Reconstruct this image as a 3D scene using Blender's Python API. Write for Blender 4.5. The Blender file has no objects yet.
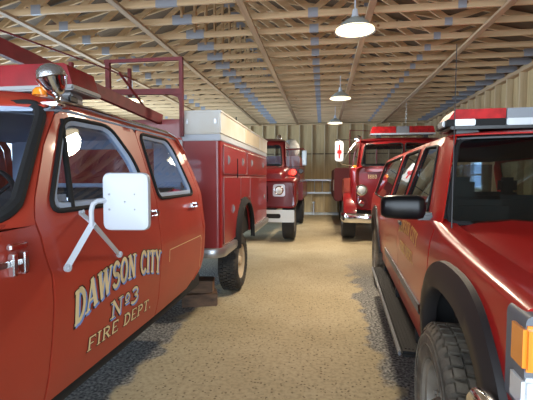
import bpy, bmesh, math, random
from mathutils import Vector, Matrix, geometry
random.seed(7)
sc = bpy.context.scene
C = sc.collection
PI = math.pi
R = math.radians

# ------------------------------------------------------------------ camera
cam = bpy.data.objects.new('camera', bpy.data.cameras.new('camera'))
C.objects.link(cam)
cam.data.sensor_width = 36.0
cam.data.lens = 36.0 * 400 / 533
cam.location = (0, 0, 1.55)
cam.rotation_euler = (R(90 - 3.15), 0, R(8.04))
cam.data.clip_start = 0.05
sc.camera = cam

# ------------------------------------------------------------------ world, large lights, exposure
w = bpy.data.worlds.new('world'); sc.world = w; w.use_nodes = True
bg = w.node_tree.nodes['Background']
bg.inputs[0].default_value = (0.60, 0.80, 1.0, 1); bg.inputs[1].default_value = 3.6
sc.view_settings.view_transform = 'Standard'
sc.view_settings.look = 'None'
sc.view_settings.gamma = 1
sc.view_settings.exposure = 0.62

def area(name, loc, rot, sx, sy, power, col):
    l = bpy.data.lights.new(name, 'AREA'); l.shape = 'RECTANGLE'; l.size = sx; l.size_y = sy
    l.energy = power; l.color = col
    o = bpy.data.objects.new(name, l); o.location = loc; o.rotation_euler = rot; C.objects.link(o)
    return o
# daylight entering by the big vehicle doorway behind the photographer, and by the window in the right wall
area('daylight_doorway', (-1.9, -3.35, 1.9), (R(90), 0, 0), 9.5, 3.3, 300, (0.92, 0.96, 1.0))
area('added_side_daylight', (-8.25, 10.2, 1.75), (0, R(-90), 0), 3.1, 5.0, 560, (0.62, 0.82, 1.0))  # unseen side opening, added to brighten the deep end of the shed
area('daylight_window', (4.05, 11.85, 1.65), (0, R(62), 0), 1.0, 1.0, 90, (0.50, 0.72, 1.0))

# ------------------------------------------------------------------ materials
def mat(name, col, rough=0.5, metal=0.0, coat=0.0, noise=0.0, nscale=6.0, bump=0.0, bscale=60.0, col2=None, spec=0.5, trans=0.0, emit=None, estr=0.0, crough=0.06):
    m = bpy.data.materials.new(name); m.use_nodes = True
    nt = m.node_tree; b = nt.nodes['Principled BSDF']
    b.inputs['Base Color'].default_value = (*col, 1)
    b.inputs['Roughness'].default_value = rough
    b.inputs['Metallic'].default_value = metal
    b.inputs['Coat Weight'].default_value = coat
    b.inputs['Coat Roughness'].default_value = crough
    b.inputs['Specular IOR Level'].default_value = spec
    if trans: b.inputs['Transmission Weight'].default_value = trans
    if emit:
        b.inputs['Emission Color'].default_value = (*emit, 1); b.inputs['Emission Strength'].default_value = estr
    tc = nt.nodes.new('ShaderNodeTexCoord')
    if noise or col2:
        n = nt.nodes.new('ShaderNodeTexNoise'); n.inputs['Scale'].default_value = nscale; n.inputs['Detail'].default_value = 5
        nt.links.new(tc.outputs['Object'], n.inputs['Vector'])
        r = nt.nodes.new('ShaderNodeValToRGB')
        c2 = col2 if col2 else tuple(c * (1 - noise) for c in col)
        r.color_ramp.elements[0].position = 0.35; r.color_ramp.elements[1].position = 0.65
        r.color_ramp.elements[0].color = (*c2, 1); r.color_ramp.elements[1].color = (*col, 1)
        nt.links.new(n.outputs['Fac'], r.inputs['Fac']); nt.links.new(r.outputs['Color'], b.inputs['Base Color'])
    if bump:
        n2 = nt.nodes.new('ShaderNodeTexNoise'); n2.inputs['Scale'].default_value = bscale
        nt.links.new(tc.outputs['Object'], n2.inputs['Vector'])
        bp = nt.nodes.new('ShaderNodeBump'); bp.inputs['Strength'].default_value = bump; bp.inputs['Distance'].default_value = 0.01
        nt.links.new(n2.outputs['Fac'], bp.inputs['Height']); nt.links.new(bp.outputs['Normal'], b.inputs['Normal'])
    return m

def glass_mat(name, tint, dens, rough=0.01):
    m = bpy.data.materials.new(name); m.use_nodes = True; nt = m.node_tree
    nt.nodes.clear(); o = nt.nodes.new('ShaderNodeOutputMaterial')
    t = nt.nodes.new('ShaderNodeBsdfTransparent'); t.inputs[0].default_value = (*[c * dens for c in tint], 1)
    g = nt.nodes.new('ShaderNodeBsdfGlossy'); g.inputs['Roughness'].default_value = rough
    g.inputs['Color'].default_value = (0.95, 0.97, 1, 1)
    lw = nt.nodes.new('ShaderNodeLayerWeight'); lw.inputs['Blend'].default_value = 0.5
    pw = nt.nodes.new('ShaderNodeMath'); pw.operation = 'POWER'; pw.inputs[1].default_value = 3.6; nt.links.new(lw.outputs['Facing'], pw.inputs[0])
    f = nt.nodes.new('ShaderNodeMath'); f.operation = 'MULTIPLY_ADD'; f.inputs[1].default_value = 0.85; f.inputs[2].default_value = 0.07; nt.links.new(pw.outputs[0], f.inputs[0])
    mx = nt.nodes.new('ShaderNodeMixShader')
    nt.links.new(f.outputs[0], mx.inputs[0]); nt.links.new(t.outputs[0], mx.inputs[1]); nt.links.new(g.outputs[0], mx.inputs[2])
    nt.links.new(mx.outputs[0], o.inputs['Surface'])
    return m

def wood_mat(name, c1, c2, axis, knots=True, rough=0.75):
    m = bpy.data.materials.new(name); m.use_nodes = True; nt = m.node_tree; b = nt.nodes['Principled BSDF']
    b.inputs['Roughness'].default_value = rough
    tc = nt.nodes.new('ShaderNodeTexCoord'); mp = nt.nodes.new('ShaderNodeMapping')
    s = [14, 14, 14]; s[axis] = 0.9
    mp.inputs['Scale'].default_value = s
    gm = nt.nodes.new('ShaderNodeNewGeometry')
    n = nt.nodes.new('ShaderNodeTexNoise'); n.inputs['Scale'].default_value = 1.3; n.inputs['Detail'].default_value = 4
    nt.links.new(gm.outputs['Position'], mp.inputs['Vector']); nt.links.new(mp.outputs[0], n.inputs['Vector'])
    r = nt.nodes.new('ShaderNodeValToRGB')
    r.color_ramp.elements[0].position = 0.3; r.color_ramp.elements[1].position = 0.7
    r.color_ramp.elements[0].color = (*c2, 1); r.color_ramp.elements[1].color = (*c1, 1)
    nt.links.new(n.outputs['Fac'], r.inputs['Fac'])
    out = r.outputs['Color']
    if knots:
        v = nt.nodes.new('ShaderNodeTexVoronoi'); v.inputs['Scale'].default_value = 2.1
        nt.links.new(gm.outputs['Position'], v.inputs['Vector'])
        kr = nt.nodes.new('ShaderNodeValToRGB'); kr.color_ramp.elements[0].position = 0.03; kr.color_ramp.elements[1].position = 0.06
        kr.color_ramp.elements[0].color = (0.35, 0.2, 0.1, 1); kr.color_ramp.elements[1].color = (1, 1, 1, 1)
        nt.links.new(v.outputs['Distance'], kr.inputs['Fac'])
        mm = nt.nodes.new('ShaderNodeMix'); mm.data_type = 'RGBA'; mm.blend_type = 'MULTIPLY'; mm.inputs[0].default_value = 1
        nt.links.new(out, mm.inputs[6]); nt.links.new(kr.outputs['Color'], mm.inputs[7]); out = mm.outputs[2]
    nt.links.new(out, b.inputs['Base Color'])
    return m

M_lt = mat('faded_orange_red_paint', (0.42, 0.044, 0.023), 0.40, coat=0.2, noise=0.12, nscale=3)
M_box = mat('dark_red_body_paint', (0.30, 0.018, 0.018), 0.35, coat=0.3, noise=0.15, nscale=3)
M_rack = mat('maroon_rack_paint', (0.19, 0.018, 0.022), 0.5, noise=0.3, nscale=12)
M_suv = mat('glossy_red_paint', (0.38, 0.010, 0.008), 0.32, coat=0.4, spec=.2, crough=.10)
M_t2 = mat('maroon_engine_paint', (0.15, 0.007, 0.010), 0.35, coat=0.5)
M_t3 = mat('deep_red_engine_paint', (0.21, 0.005, 0.008), 0.3, coat=0.6)
M_white = mat('white_painted_steel', (0.49, 0.53, 0.60), 0.45)
M_offwhite = mat('weathered_white_paint', (0.68, 0.70, 0.70), 0.55, col2=(0.60, 0.55, 0.46), nscale=2.0)
M_cream = mat('cream_sign_paint', (0.80, 0.66, 0.38), 0.5)
M_fadedcream = mat('faded_cream_paint', (0.66, 0.58, 0.43), 0.55, noise=.12, nscale=3)
M_black_p = mat('black_sign_paint', (0.012, 0.01, 0.01), 0.5)
M_blue_p = mat('blue_sign_paint', (0.16, 0.33, 0.80), 0.5)
M_gold = mat('gold_leaf', (0.75, 0.50, 0.16), 0.4, metal=0.3)
M_chrome = mat('chrome', (0.78, 0.79, 0.82), 0.10, metal=1)
M_steel = mat('brushed_steel', (0.50, 0.51, 0.53), 0.38, metal=0.9)
M_dullsteel = mat('dull_grey_steel', (0.30, 0.30, 0.31), 0.55, metal=0.4)
M_alu = mat('aluminium', (0.45, 0.50, 0.58), 0.4, metal=0.5)
M_rubber = mat('black_rubber', (0.014, 0.014, 0.015), 0.75, spec=.25)
M_blackpl = mat('black_plastic', (0.014, 0.014, 0.016), 0.35)
M_gloss = mat('black_mirror_housing', (0.004, 0.004, 0.005), 0.3, spec=.3)
M_greypl = mat('grey_plastic', (0.13, 0.14, 0.16), 0.5)
M_cladding = mat('dark_grey_cladding', (0.022, 0.020, 0.021), 0.5, spec=.35)
M_tire = mat('dusty_tyre_rubber', (0.19, 0.16, 0.12), 0.9, col2=(0.07, 0.062, 0.052), nscale=9, bump=0.3)
M_tire3 = mat('worn_tyre_rubber', (0.06, 0.052, 0.042), 0.85, col2=(0.022, 0.021, 0.02), nscale=9)
M_tire2 = mat('black_tyre_rubber', (0.02, 0.02, 0.022), 0.8)
M_rim = mat('dull_grey_wheel', (0.30, 0.28, 0.25), 0.45, metal=0.5, noise=0.4)
M_rimtan = mat('dusty_tan_wheel', (0.50, 0.40, 0.27), 0.6, noise=0.2)
M_under = mat('undercarriage_black', (0.012, 0.012, 0.013), 0.8)
M_int_blue = mat('pale_blue_cab_lining', (0.36, 0.45, 0.60), 0.7)
M_int_dark = mat('dark_upholstery', (0.03, 0.028, 0.03), 0.8)
M_int_grey = mat('grey_upholstery', (0.09, 0.09, 0.095), 0.8)
M_glass = glass_mat('clear_glass', (0.80, 0.86, 0.95), 0.85)
M_glass_t = glass_mat('tinted_glass', (0.66, 0.76, 0.74), 0.55)
M_red_lens = mat('red_lens', (0.50, 0.010, 0.012), 0.45, coat=0.0, spec=.2, noise=0.45, nscale=14, crough=.1)
M_dkred_lens = mat('deep_red_lens', (0.26, 0.005, 0.010), 0.25, coat=0, spec=.18, noise=.4, nscale=5)
M_clear_lens = mat('clear_lens', (0.62, 0.66, 0.70), 0.15, coat=1)
M_smoke_lens = mat('smoked_lens', (0.20, 0.22, 0.25), 0.4, coat=.2)
M_amber = mat('amber_lens', (0.85, 0.26, 0.02), 0.2, coat=1)
M_redlamp = mat('lit_red_beacon', (0.8, 0.02, 0.02), 0.2, emit=(1, 0.06, 0.04), estr=2.2)
M_plate = mat('galvanised_nail_plate', (0.30, 0.32, 0.37), 0.65, metal=0.2)
M_lampin = mat('lamp_reflector', (0.85, 0.85, 0.8), 0.5)
M_shade = mat('grey_enamel_shade', (0.38, 0.41, 0.40), 0.4)
M_glow = mat('glowing_lamp', (1, 0.9, 0.7), 0.5, emit=(1.0, 0.84, 0.52), estr=2.4)
M_canvas = mat('grey_white_canvas', (0.42, 0.42, 0.40), 0.9, noise=0.25, nscale=8)
M_tagw = mat('white_tag', (0.8, 0.82, 0.85), 0.6)
M_wx = wood_mat('pine_board_across', (0.64, 0.46, 0.27), (0.46, 0.31, 0.17), 0)
M_wy = wood_mat('pine_board_along', (0.46, 0.33, 0.20), (0.33, 0.22, 0.13), 1)
M_wz = wood_mat('pine_stud', (0.60, 0.49, 0.32), (0.46, 0.36, 0.22), 2)
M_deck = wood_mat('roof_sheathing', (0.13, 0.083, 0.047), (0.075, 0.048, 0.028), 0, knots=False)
M_ply = wood_mat('wall_sheathing', (0.52, 0.39, 0.21), (0.40, 0.29, 0.15), 2, knots=False)
M_crate = wood_mat('oily_timber', (0.16, 0.09, 0.05), (0.05, 0.03, 0.02), 0, knots=False)
M_crate_end = wood_mat('sawn_timber_end', (0.36, 0.20, 0.11), (0.16, 0.085, 0.05), 2, knots=False)

def ground_mat():
    m = bpy.data.materials.new('sandy_gravel'); m.use_nodes = True; nt = m.node_tree; b = nt.nodes['Principled BSDF']
    b.inputs['Roughness'].default_value = 0.95; b.inputs['Specular IOR Level'].default_value = 0.2
    g = nt.nodes.new('ShaderNodeNewGeometry')
    def noise(s, d=6):
        n = nt.nodes.new('ShaderNodeTexNoise'); n.inputs['Scale'].default_value = s; n.inputs['Detail'].default_value = d
        nt.links.new(g.outputs['Position'], n.inputs['Vector']); return n.outputs['Fac']
    def ramp(src, p0, c0, p1, c1):
        r = nt.nodes.new('ShaderNodeValToRGB'); e = r.color_ramp.elements
        e[0].position = p0; e[0].color = (*c0, 1); e[1].position = p1; e[1].color = (*c1, 1)
        nt.links.new(src, r.inputs['Fac']); return r.outputs['Color']
    def mix(a, bb, blend, fac=1.0, facsrc=None):
        x = nt.nodes.new('ShaderNodeMix'); x.data_type = 'RGBA'; x.blend_type = blend; x.inputs[0].default_value = fac
        if facsrc: nt.links.new(facsrc, x.inputs[0])
        nt.links.new(a, x.inputs[6]); nt.links.new(bb, x.inputs[7]); return x.outputs[2]
    sand = ramp(noise(1.1), 0.3, (0.345, 0.285, 0.18), 0.7, (0.44, 0.37, 0.25))
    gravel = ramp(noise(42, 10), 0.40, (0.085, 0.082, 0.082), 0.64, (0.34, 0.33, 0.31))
    sep = nt.nodes.new('ShaderNodeSeparateXYZ'); nt.links.new(g.outputs['Position'], sep.inputs[0])
    def mth(op, a, b):
        x = nt.nodes.new('ShaderNodeMath'); x.operation = op
        for i, q in enumerate((a, b)):
            if isinstance(q, (int, float)): x.inputs[i].default_value = q
            else: nt.links.new(q, x.inputs[i])
        return x.outputs[0]
    # trodden sandy strip along the aisle between the parking rows, loose grey gravel either side whose dark tone partly paints in the vehicles' shade
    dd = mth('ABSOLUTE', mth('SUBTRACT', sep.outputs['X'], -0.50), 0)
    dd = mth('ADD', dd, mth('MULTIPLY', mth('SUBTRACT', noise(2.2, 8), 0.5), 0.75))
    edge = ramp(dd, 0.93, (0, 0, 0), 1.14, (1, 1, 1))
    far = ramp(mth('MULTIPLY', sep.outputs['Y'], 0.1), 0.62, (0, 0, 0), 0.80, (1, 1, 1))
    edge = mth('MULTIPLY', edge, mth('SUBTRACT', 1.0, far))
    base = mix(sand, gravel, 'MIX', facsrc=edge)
    fine = ramp(noise(30, 10), 0.36, (0.80, 0.79, 0.77), 0.56, (1.04, 1.04, 1.03))
    c = mix(base, fine, 'MULTIPLY')
    v = nt.nodes.new('ShaderNodeTexVoronoi'); v.inputs['Scale'].default_value = 34; nt.links.new(g.outputs['Position'], v.inputs['Vector'])
    st = ramp(v.outputs['Distance'], 0.22, (0.30, 0.27, 0.25), 0.34, (1, 1, 1))
    sc_ = nt.nodes.new('ShaderNodeSeparateColor'); nt.links.new(v.outputs['Color'], sc_.inputs[0])
    patch = ramp(mth('ADD', sc_.outputs[0], mth('MULTIPLY', noise(2.7, 4), 0.7)), 0.90, (1, 1, 1), 0.94, (0, 0, 0))
    st2 = mix(st, ramp(noise(1), 0, (1, 1, 1), 1, (1, 1, 1)), 'MIX', facsrc=patch)
    c = mix(c, st2, 'MULTIPLY', 0.8)
    nt.links.new(c, b.inputs['Base Color'])
    bp = nt.nodes.new('ShaderNodeBump'); bp.inputs['Strength'].default_value = 0.3; bp.inputs['Distance'].default_value = 0.010
    nt.links.new(noise(55, 8), bp.inputs['Height']); nt.links.new(bp.outputs['Normal'], b.inputs['Normal'])
    return m
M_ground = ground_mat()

# ------------------------------------------------------------------ mesh helpers
class MB:
    def __init__(s): s.v = []; s.f = []
    def add(s, vs, fs):
        o = len(s.v); s.v += [tuple(v) for v in vs]; s.f += [tuple(i + o for i in f) for f in fs]; return s
    def box(s, x0, x1, y0, y1, z0, z1, bev=0.0, rot=None, piv=None):
        bm = bmesh.new(); bmesh.ops.create_cube(bm, size=1)
        for v in bm.verts:
            v.co = Vector(((x0 + x1) / 2 + v.co.x * (x1 - x0), (y0 + y1) / 2 + v.co.y * (y1 - y0), (z0 + z1) / 2 + v.co.z * (z1 - z0)))
        if bev: bmesh.ops.bevel(bm, geom=bm.edges[:], offset=bev, segments=2, affect='EDGES', clamp_overlap=True)
        if rot is not None:
            p = Vector(piv) if piv else Vector(((x0 + x1) / 2, (y0 + y1) / 2, (z0 + z1) / 2))
            for v in bm.verts: v.co = rot @ (v.co - p) + p
        bm.verts.index_update()
        s.add([v.co[:] for v in bm.verts], [[v.index for v in f.verts] for f in bm.faces]); bm.free(); return s
    def beam(s, p0, p1, w, h, roll=0):
        p0 = Vector(p0); p1 = Vector(p1); d = (p1 - p0); L = d.length; d.normalize()
        up = Vector((0, 0, 1)) if abs(d.z) < 0.95 else Vector((0, 1, 0))
        a = d.cross(up).normalized(); b = a.cross(d)
        if roll: a, b = a * math.cos(roll) + b * math.sin(roll), b * math.cos(roll) - a * math.sin(roll)
        vs = []
        for p in (p0, p1):
            for i, j in ((-1, -1), (1, -1), (1, 1), (-1, 1)): vs.append(p + a * i * w / 2 + b * j * h / 2)
        return s.add(vs, [(0, 1, 2, 3), (7, 6, 5, 4), (0, 4, 5, 1), (1, 5, 6, 2), (2, 6, 7, 3), (3, 7, 4, 0)])
    def tube(s, pts, r, n=8, closed=False, caps=True):
        pts = [Vector(p) for p in pts]; N = len(pts); rs = r if isinstance(r, (list, tuple)) else [r] * N
        prev = None; rings = []
        for i, p in enumerate(pts):
            if closed: t = pts[(i + 1) % N] - pts[i - 1]
            else: t = pts[min(i + 1, N - 1)] - pts[max(i - 1, 0)]
            t.normalize()
            if prev is None:
                a = t.orthogonal().normalized()
            else:
                a = prev - t * prev.dot(t)
                a = a.normalized() if a.length > 1e-6 else t.orthogonal().normalized()
            prev = a; b = t.cross(a)
            rings.append([p + (a * math.cos(2 * PI * k / n) + b * math.sin(2 * PI * k / n)) * rs[i] for k in range(n)])
        vs = [v for rg in rings for v in rg]; fs = []
        for i in range(N if closed else N - 1):
            j = (i + 1) % N
            off = 0
            if closed and j == 0:
                best = min(range(n), key=lambda o: sum((rings[i][k] - rings[0][(k + o) % n]).length for k in range(n))); off = best
            for k in range(n):
                fs.append((i * n + k, i * n + (k + 1) % n, j * n + (k + 1 + off) % n, j * n + (k + off) % n))
        if not closed and caps:
            fs.append(tuple(range(n))[::-1]); fs.append(tuple((N - 1) * n + k for k in range(n)))
        return s.add(vs, fs)
    def lathe(s, prof, o=(0, 0, 0), axis='z', n=32, caps=False):
        o = Vector(o); vs = []
        ax = {'x': (Vector((0, 1, 0)), Vector((0, 0, 1)), Vector((1, 0, 0))), 'y': (Vector((0, 0, 1)), Vector((1, 0, 0)), Vector((0, 1, 0))), 'z': (Vector((1, 0, 0)), Vector((0, 1, 0)), Vector((0, 0, 1)))}
        if isinstance(axis, str): a, b, c = ax[axis]
        else:
            c = Vector(axis).normalized(); a = c.orthogonal().normalized(); b = c.cross(a)
        for r, h in prof:
            for k in range(n): vs.append(o + a * r * math.cos(2 * PI * k / n) + b * r * math.sin(2 * PI * k / n) + c * h)
        fs = [(i * n + k, i * n + (k + 1) % n, (i + 1) * n + (k + 1) % n, (i + 1) * n + k) for i in range(len(prof) - 1) for k in range(n)]
        if caps: fs += [tuple(range(n))[::-1], tuple((len(prof) - 1) * n + k for k in range(n))]
        return s.add(vs, fs)
    def grid(s, rows, closed=False):
        m = len(rows[0]); vs = [p for r in rows for p in r]
        fs = []
        for i in range(len(rows) - 1):
            for k in range(m - 1 + (1 if closed else 0)):
                fs.append((i * m + k, i * m + (k + 1) % m, (i + 1) * m + (k + 1) % m, (i + 1) * m + k))
        return s.add(vs, fs)
    def prism(s, poly, fn, d0, d1):
        n = len(poly)
        vs = [fn(u, v, d0) for u, v in poly] + [fn(u, v, d1) for u, v in poly]
        return s.add(vs, [tuple(range(n)), tuple(range(n, 2 * n))[::-1]] + [(i, i + n, (i + 1) % n + n, (i + 1) % n) for i in range(n)])
    def build(s, name, m, parent=None, smooth=40, label=None, solid=0.0, out=None, bevel=0):
        me = bpy.data.meshes.new(name); me.from_pydata(s.v, [], s.f); me.update()
        bm = bmesh.new(); bm.from_mesh(me)
        if not solid: bmesh.ops.recalc_face_normals(bm, faces=bm.faces[:])
        else:
            tot = Vector((0, 0, 0))
            for f in bm.faces: tot += f.normal * f.calc_area()
            if out is not None and tot.dot(Vector(out)) < 0: bmesh.ops.reverse_faces(bm, faces=bm.faces[:])
        bm.to_mesh(me); bm.free()
        me.materials.append(m)
        if smooth:
            for p in me.polygons: p.use_smooth = True
            if not solid: me.set_sharp_from_angle(angle=R(smooth))
        o = bpy.data.objects.new(name, me); C.objects.link(o)
        if parent: o.parent = parent
        if label: o['label'] = label
        if solid:
            md = o.modifiers.new('solid', 'SOLIDIFY'); md.thickness = solid; md.offset = -1
            es = o.modifiers.new('split', 'EDGE_SPLIT'); es.split_angle = R(smooth or 30)
        return o

def rounded(poly, r, n=5):
    out = []; N = len(poly)
    for i in range(N):
        p = Vector(poly[i]); a = Vector(poly[i - 1]); b = Vector(poly[(i + 1) % N])
        da = a - p; db = b - p
        rr = min(r, da.length * 0.45, db.length * 0.45)
        p0 = p + da.normalized() * rr; p1 = p + db.normalized() * rr
        for k in range(n + 1):
            t = k / n; q = p0 * (1 - t) ** 2 + p * 2 * t * (1 - t) + p1 * t * t
            out.append((q.x, q.y))
    return out

def inpoly(x, y, poly):
    c = False; j = len(poly) - 1
    for i in range(len(poly)):
        xi, yi = poly[i]; xj, yj = poly[j]
        if (yi > y) != (yj > y) and x < (xj - xi) * (y - yi) / (yj - yi) + xi: c = not c
        j = i
    return c

def panel_mesh(outline, holes, fn, res=0.06):
    def dens(poly):
        o = []
        for i in range(len(poly)):
            a = Vector(poly[i]); b = Vector(poly[(i + 1) % len(poly)]); k = max(1, int((b - a).length / res))
            for t in range(k): o.append(tuple(a.lerp(b, t / k)))
        return o
    loops = [dens(outline)] + [dens(h) for h in holes]
    vs = []; ed = []
    for l in loops:
        o = len(vs); vs += [Vector(p) for p in l]; ed += [(o + i, o + (i + 1) % len(l)) for i in range(len(l))]
    xs = [p[0] for p in outline]; ys = [p[1] for p in outline]
    x = min(xs) + res * .5
    bnd = vs[:]
    while x < max(xs):
        y = min(ys) + res * .5
        while y < max(ys):
            if inpoly(x, y, outline) and not any(inpoly(x, y, h) for h in holes):
                q = Vector((x, y))
                if min((q - b).length_squared for b in bnd) > (res * .45) ** 2: vs.append(q)
            y += res
        x += res
    r = geometry.delaunay_2d_cdt(vs, ed, [], 0, 1e-6)
    ov, of = r[0], r[2]
    fs = []
    for f in of:
        cx = sum(ov[i][0] for i in f) / len(f); cy = sum(ov[i][1] for i in f) / len(f)
        if inpoly(cx, cy, outline) and not any(inpoly(cx, cy, h) for h in holes): fs.append(tuple(f))
    m = MB(); m.add([fn(p[0], p[1]) for p in ov], fs); return m

def panel(name, outline, holes, fn, m, parent, out, res=0.06, th=0.012, label=None):
    return panel_mesh(outline, holes, fn, res).build(name, m, parent, solid=th, out=out, smooth=35, label=label)

def interp(pr, z):
    if z <= pr[0][0]: return pr[0][1]
    for (a, b), (c, d) in zip(pr, pr[1:]):
        if z <= c: return b + (d - b) * (z - a) / (c - a)
    return pr[-1][1]
def sinterp(pr, z):  # smoothed
    return sum(interp(pr, z + d) for d in (-0.03, -0.015, 0, 0.015, 0.03)) / 5

def tag(o, label, cat, group=None, kind=None):
    o['label'] = label; o['category'] = cat
    if group: o['group'] = group
    if kind: o['kind'] = kind
    return o
def thing(name, label, cat, loc=(0, 0, 0), rz=0, group=None):
    o = bpy.data.objects.new(name, None); C.objects.link(o); o.location = loc; o.rotation_euler = (0, 0, rz)
    o.empty_display_size = 0.2
    return tag(o, label, cat, group)
def structure(o): o['kind'] = 'structure'; return o
def copy_tree(o, parent=None):
    c = o.copy(); C.objects.link(c)
    if parent: c.parent = parent
    for ch in list(o.children): copy_tree(ch, c)
    return c

# ------------------------------------------------------------------ painted lettering made of pen strokes
# each glyph: width, list of strokes (x0,y0,x1,y1,weight) in a unit-height cell, weight 1 = thick stem, 0.4 = thin
def arc(cx, cy, rx, ry, a0, a1, w, n=9):
    o = []
    for i in range(n):
        t0 = R(a0 + (a1 - a0) * i / n); t1 = R(a0 + (a1 - a0) * (i + 1) / n)
        o.append((cx + rx * math.cos(t0), cy + ry * math.sin(t0), cx + rx * math.cos(t1), cy + ry * math.sin(t1), w))
    return o
def sf(x, y, s=.13): return [(x - s, y, x + s, y, .38)]
G = {
 'D': (.62, [(.14, .0, .14, 1, 1)] + [(.02, .03, .3, .03, .4), (.02, .97, .3, .97, .4)] + arc(.24, .5, .32, .47, -90, 90, .85)),
 'A': (.72, [(.08, .0, .34, 1, .5), (.34, 1, .62, 0, 1), (.18, .32, .52, .32, .4)] + sf(.08, .03) + sf(.62, .03)),
 'W': (.98, [(.08, 1, .27, 0, 1), (.27, 0, .47, 1, .5), (.47, 1, .67, 0, 1), (.67, 0, .88, 1, .5)] + sf(.08, .97) + sf(.47, .97) + sf(.88, .97, .09)),
 'S': (.56, arc(.29, .73, .2, .25, 20, 250, .8) + arc(.29, .26, .22, .25, 90, -160, .8) + [(.21, .52, .36, .48, .9)]),
 'O': (.64, arc(.32, .5, .24, .47, 0, 360, .85, 16)),
 'N': (.74, [(.14, 0, .14, 1, .6), (.14, 1, .58, 0, 1), (.58, 0, .58, 1, .6)] + sf(.14, .03) + sf(.1, .97, .1) + sf(.58, .97)),
 'C': (.60, arc(.34, .5, .26, .47, 40, 320, .85, 14)),
 'I': (.32, [(.16, 0, .16, 1, 1)] + sf(.16, .03) + sf(.16, .97)),
 'T': (.60, [(.3, 0, .3, 1, 1), (.03, .96, .57, .96, .5), (.05, .8, .05, .98, .3), (.55, .8, .55, .98, .3)] + sf(.3, .03)),
 'Y': (.66, [(.08, 1, .33, .48, .9), (.58, 1, .33, .48, .6), (.33, 0, .33, .48, 1)] + sf(.33, .03) + sf(.08, .97) + sf(.58, .97)),
 'F': (.58, [(.14, 0, .14, 1, 1), (.1, .96, .54, .96, .5), (.14, .5, .4, .5, .45), (.54, .78, .54, .98, .3)] + sf(.14, .03)),
 'R': (.66, [(.14, 0, .14, 1, 1), (.05, .96, .3, .96, .4), (.14, .5, .34, .5, .4), (.32, .5, .58, 0, .9)] + arc(.28, .73, .24, .23, -90, 90, .8) + sf(.14, .03) + sf(.6, .03, .08)),
 'E': (.58, [(.14, 0, .14, 1, 1), (.1, .96, .52, .96, .5), (.14, .5, .4, .5, .45), (.1, .04, .54, .04, .5), (.52, .8, .52, .98, .3), (.54, .02, .54, .2, .3)]),
 'P': (.60, [(.14, 0, .14, 1, 1), (.05, .96, .3, .96, .4), (.14, .46, .32, .46, .4)] + arc(.28, .71, .24, .25, -90, 90, .8) + sf(.14, .03)),
 '.': (.26, [(.1, .06, .16, .06, 1.1)]),
 'o': (.36, arc(.18, .7, .12, .22, 0, 360, .6, 10) + [(.06, .34, .30, .34, .5)]),
 '3': (.54, arc(.24, .74, .2, .23, 140, -90, .8) + arc(.24, .27, .23, .25, 90, -145, .9)),
 '1': (.36, [(.18, 0, .18, 1, 1), (.06, .8, .18, .98, .5)]),
 '8': (.56, arc(.28, .74, .18, .22, 0, 360, .8, 12) + arc(.28, .27, .22, .25, 0, 360, .8, 12)),
 '0': (.56, arc(.28, .5, .21, .46, 0, 360, .85, 14)),
 ' ': (.34, []),
}
def lettering(text, fn, width, height, x0=0.0, arch=0.0, slope=0.0, th=0.11, grow=0.0, shift=(0, 0), heightfn=None, off=0.0, gap=0.08, word=None):
    """strokes laid on fn(u, v, off) -> point; u runs along the text, v up"""
    tot = sum(G[c][0] + gap for c in text) - gap
    k = width / tot; m = MB(); x = 0
    def place(px, py, z):
        u = px * k; s = u / width
        vb = arch * (1 - (2 * s - 1) ** 2) + slope * s
        h = height * (heightfn(s) if heightfn else 1)
        return fn(x0 + u + shift[0], vb + py * h + shift[1], off + z)
    asp = height / k
    wi = 0
    for ch in text:
        wd, st = G[ch]
        if ch == ' ': wi += 1
        if word is not None and wi != word: st = []
        for (a, b, c, d, wt) in st:
            p = Vector((a, b * asp)); q = Vector((c, d * asp)); t = q - p
            if t.length < 1e-5: continue
            t.normalize(); n = Vector((-t.y, t.x)) * (th * asp * wt * 0.5 + grow / k); e = t * (th * asp * 0.12 + grow / k)
            cs = [p - e - n, q + e - n, q + e + n, p - e + n]
            m.add([place(x + v.x, v.y / asp, 0) for v in cs], [(0, 1, 2, 3)])
        x += wd + gap
    return m

# ------------------------------------------------------------------ THE SHED
XL, XR, YB, YF, ZC = -8.4, 4.22, 17.35, -3.4, 3.85
m = MB(); n = 60
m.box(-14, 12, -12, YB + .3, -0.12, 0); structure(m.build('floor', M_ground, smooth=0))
RI = 1.6; XM = -2.1
def roofz(x): return ZC + 0.11 + RI * (1 - abs(x - XM) / 6.3)
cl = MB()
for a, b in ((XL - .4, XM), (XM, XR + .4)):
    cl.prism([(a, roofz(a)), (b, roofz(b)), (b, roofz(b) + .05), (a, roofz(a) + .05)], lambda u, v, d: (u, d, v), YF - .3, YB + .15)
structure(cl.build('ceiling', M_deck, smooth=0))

def wall(name, m_, boxes):
    b = MB()
    for q in boxes: b.box(*q)
    return structure(b.build(name, m_, smooth=0))
wb = wall('wall_back', M_ply, [(XL, XR, YB, YB + .1, 0, 5.6)])
wr = wall('wall_right', M_ply, [(XR, XR + .1, YF, 11.4, 0, 4.0), (XR, XR + .1, 12.3, YB, 0, 4.0), (XR, XR + .1, 11.4, 12.3, 0, 1.25), (XR, XR + .1, 11.4, 12.3, 2.05, 4.0)])
wl = wall('wall_left', M_ply, [(XL - .1, XL, YF, 7.7, 0, 4.0), (XL - .1, XL, 12.7, YB, 0, 4.0), (XL - .1, XL, 7.7, 12.7, 3.3, 4.0)])  # gap left for the added side daylight, hidden behind the left truck
wf = wall('wall_front', M_ply, [(XL, -6.8, YF - .1, YF, 0, 5.6), (3.0, XR, YF - .1, YF, 0, 5.6), (-6.8, 3.0, YF - .1, YF, 3.6, 5.6)])
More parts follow.
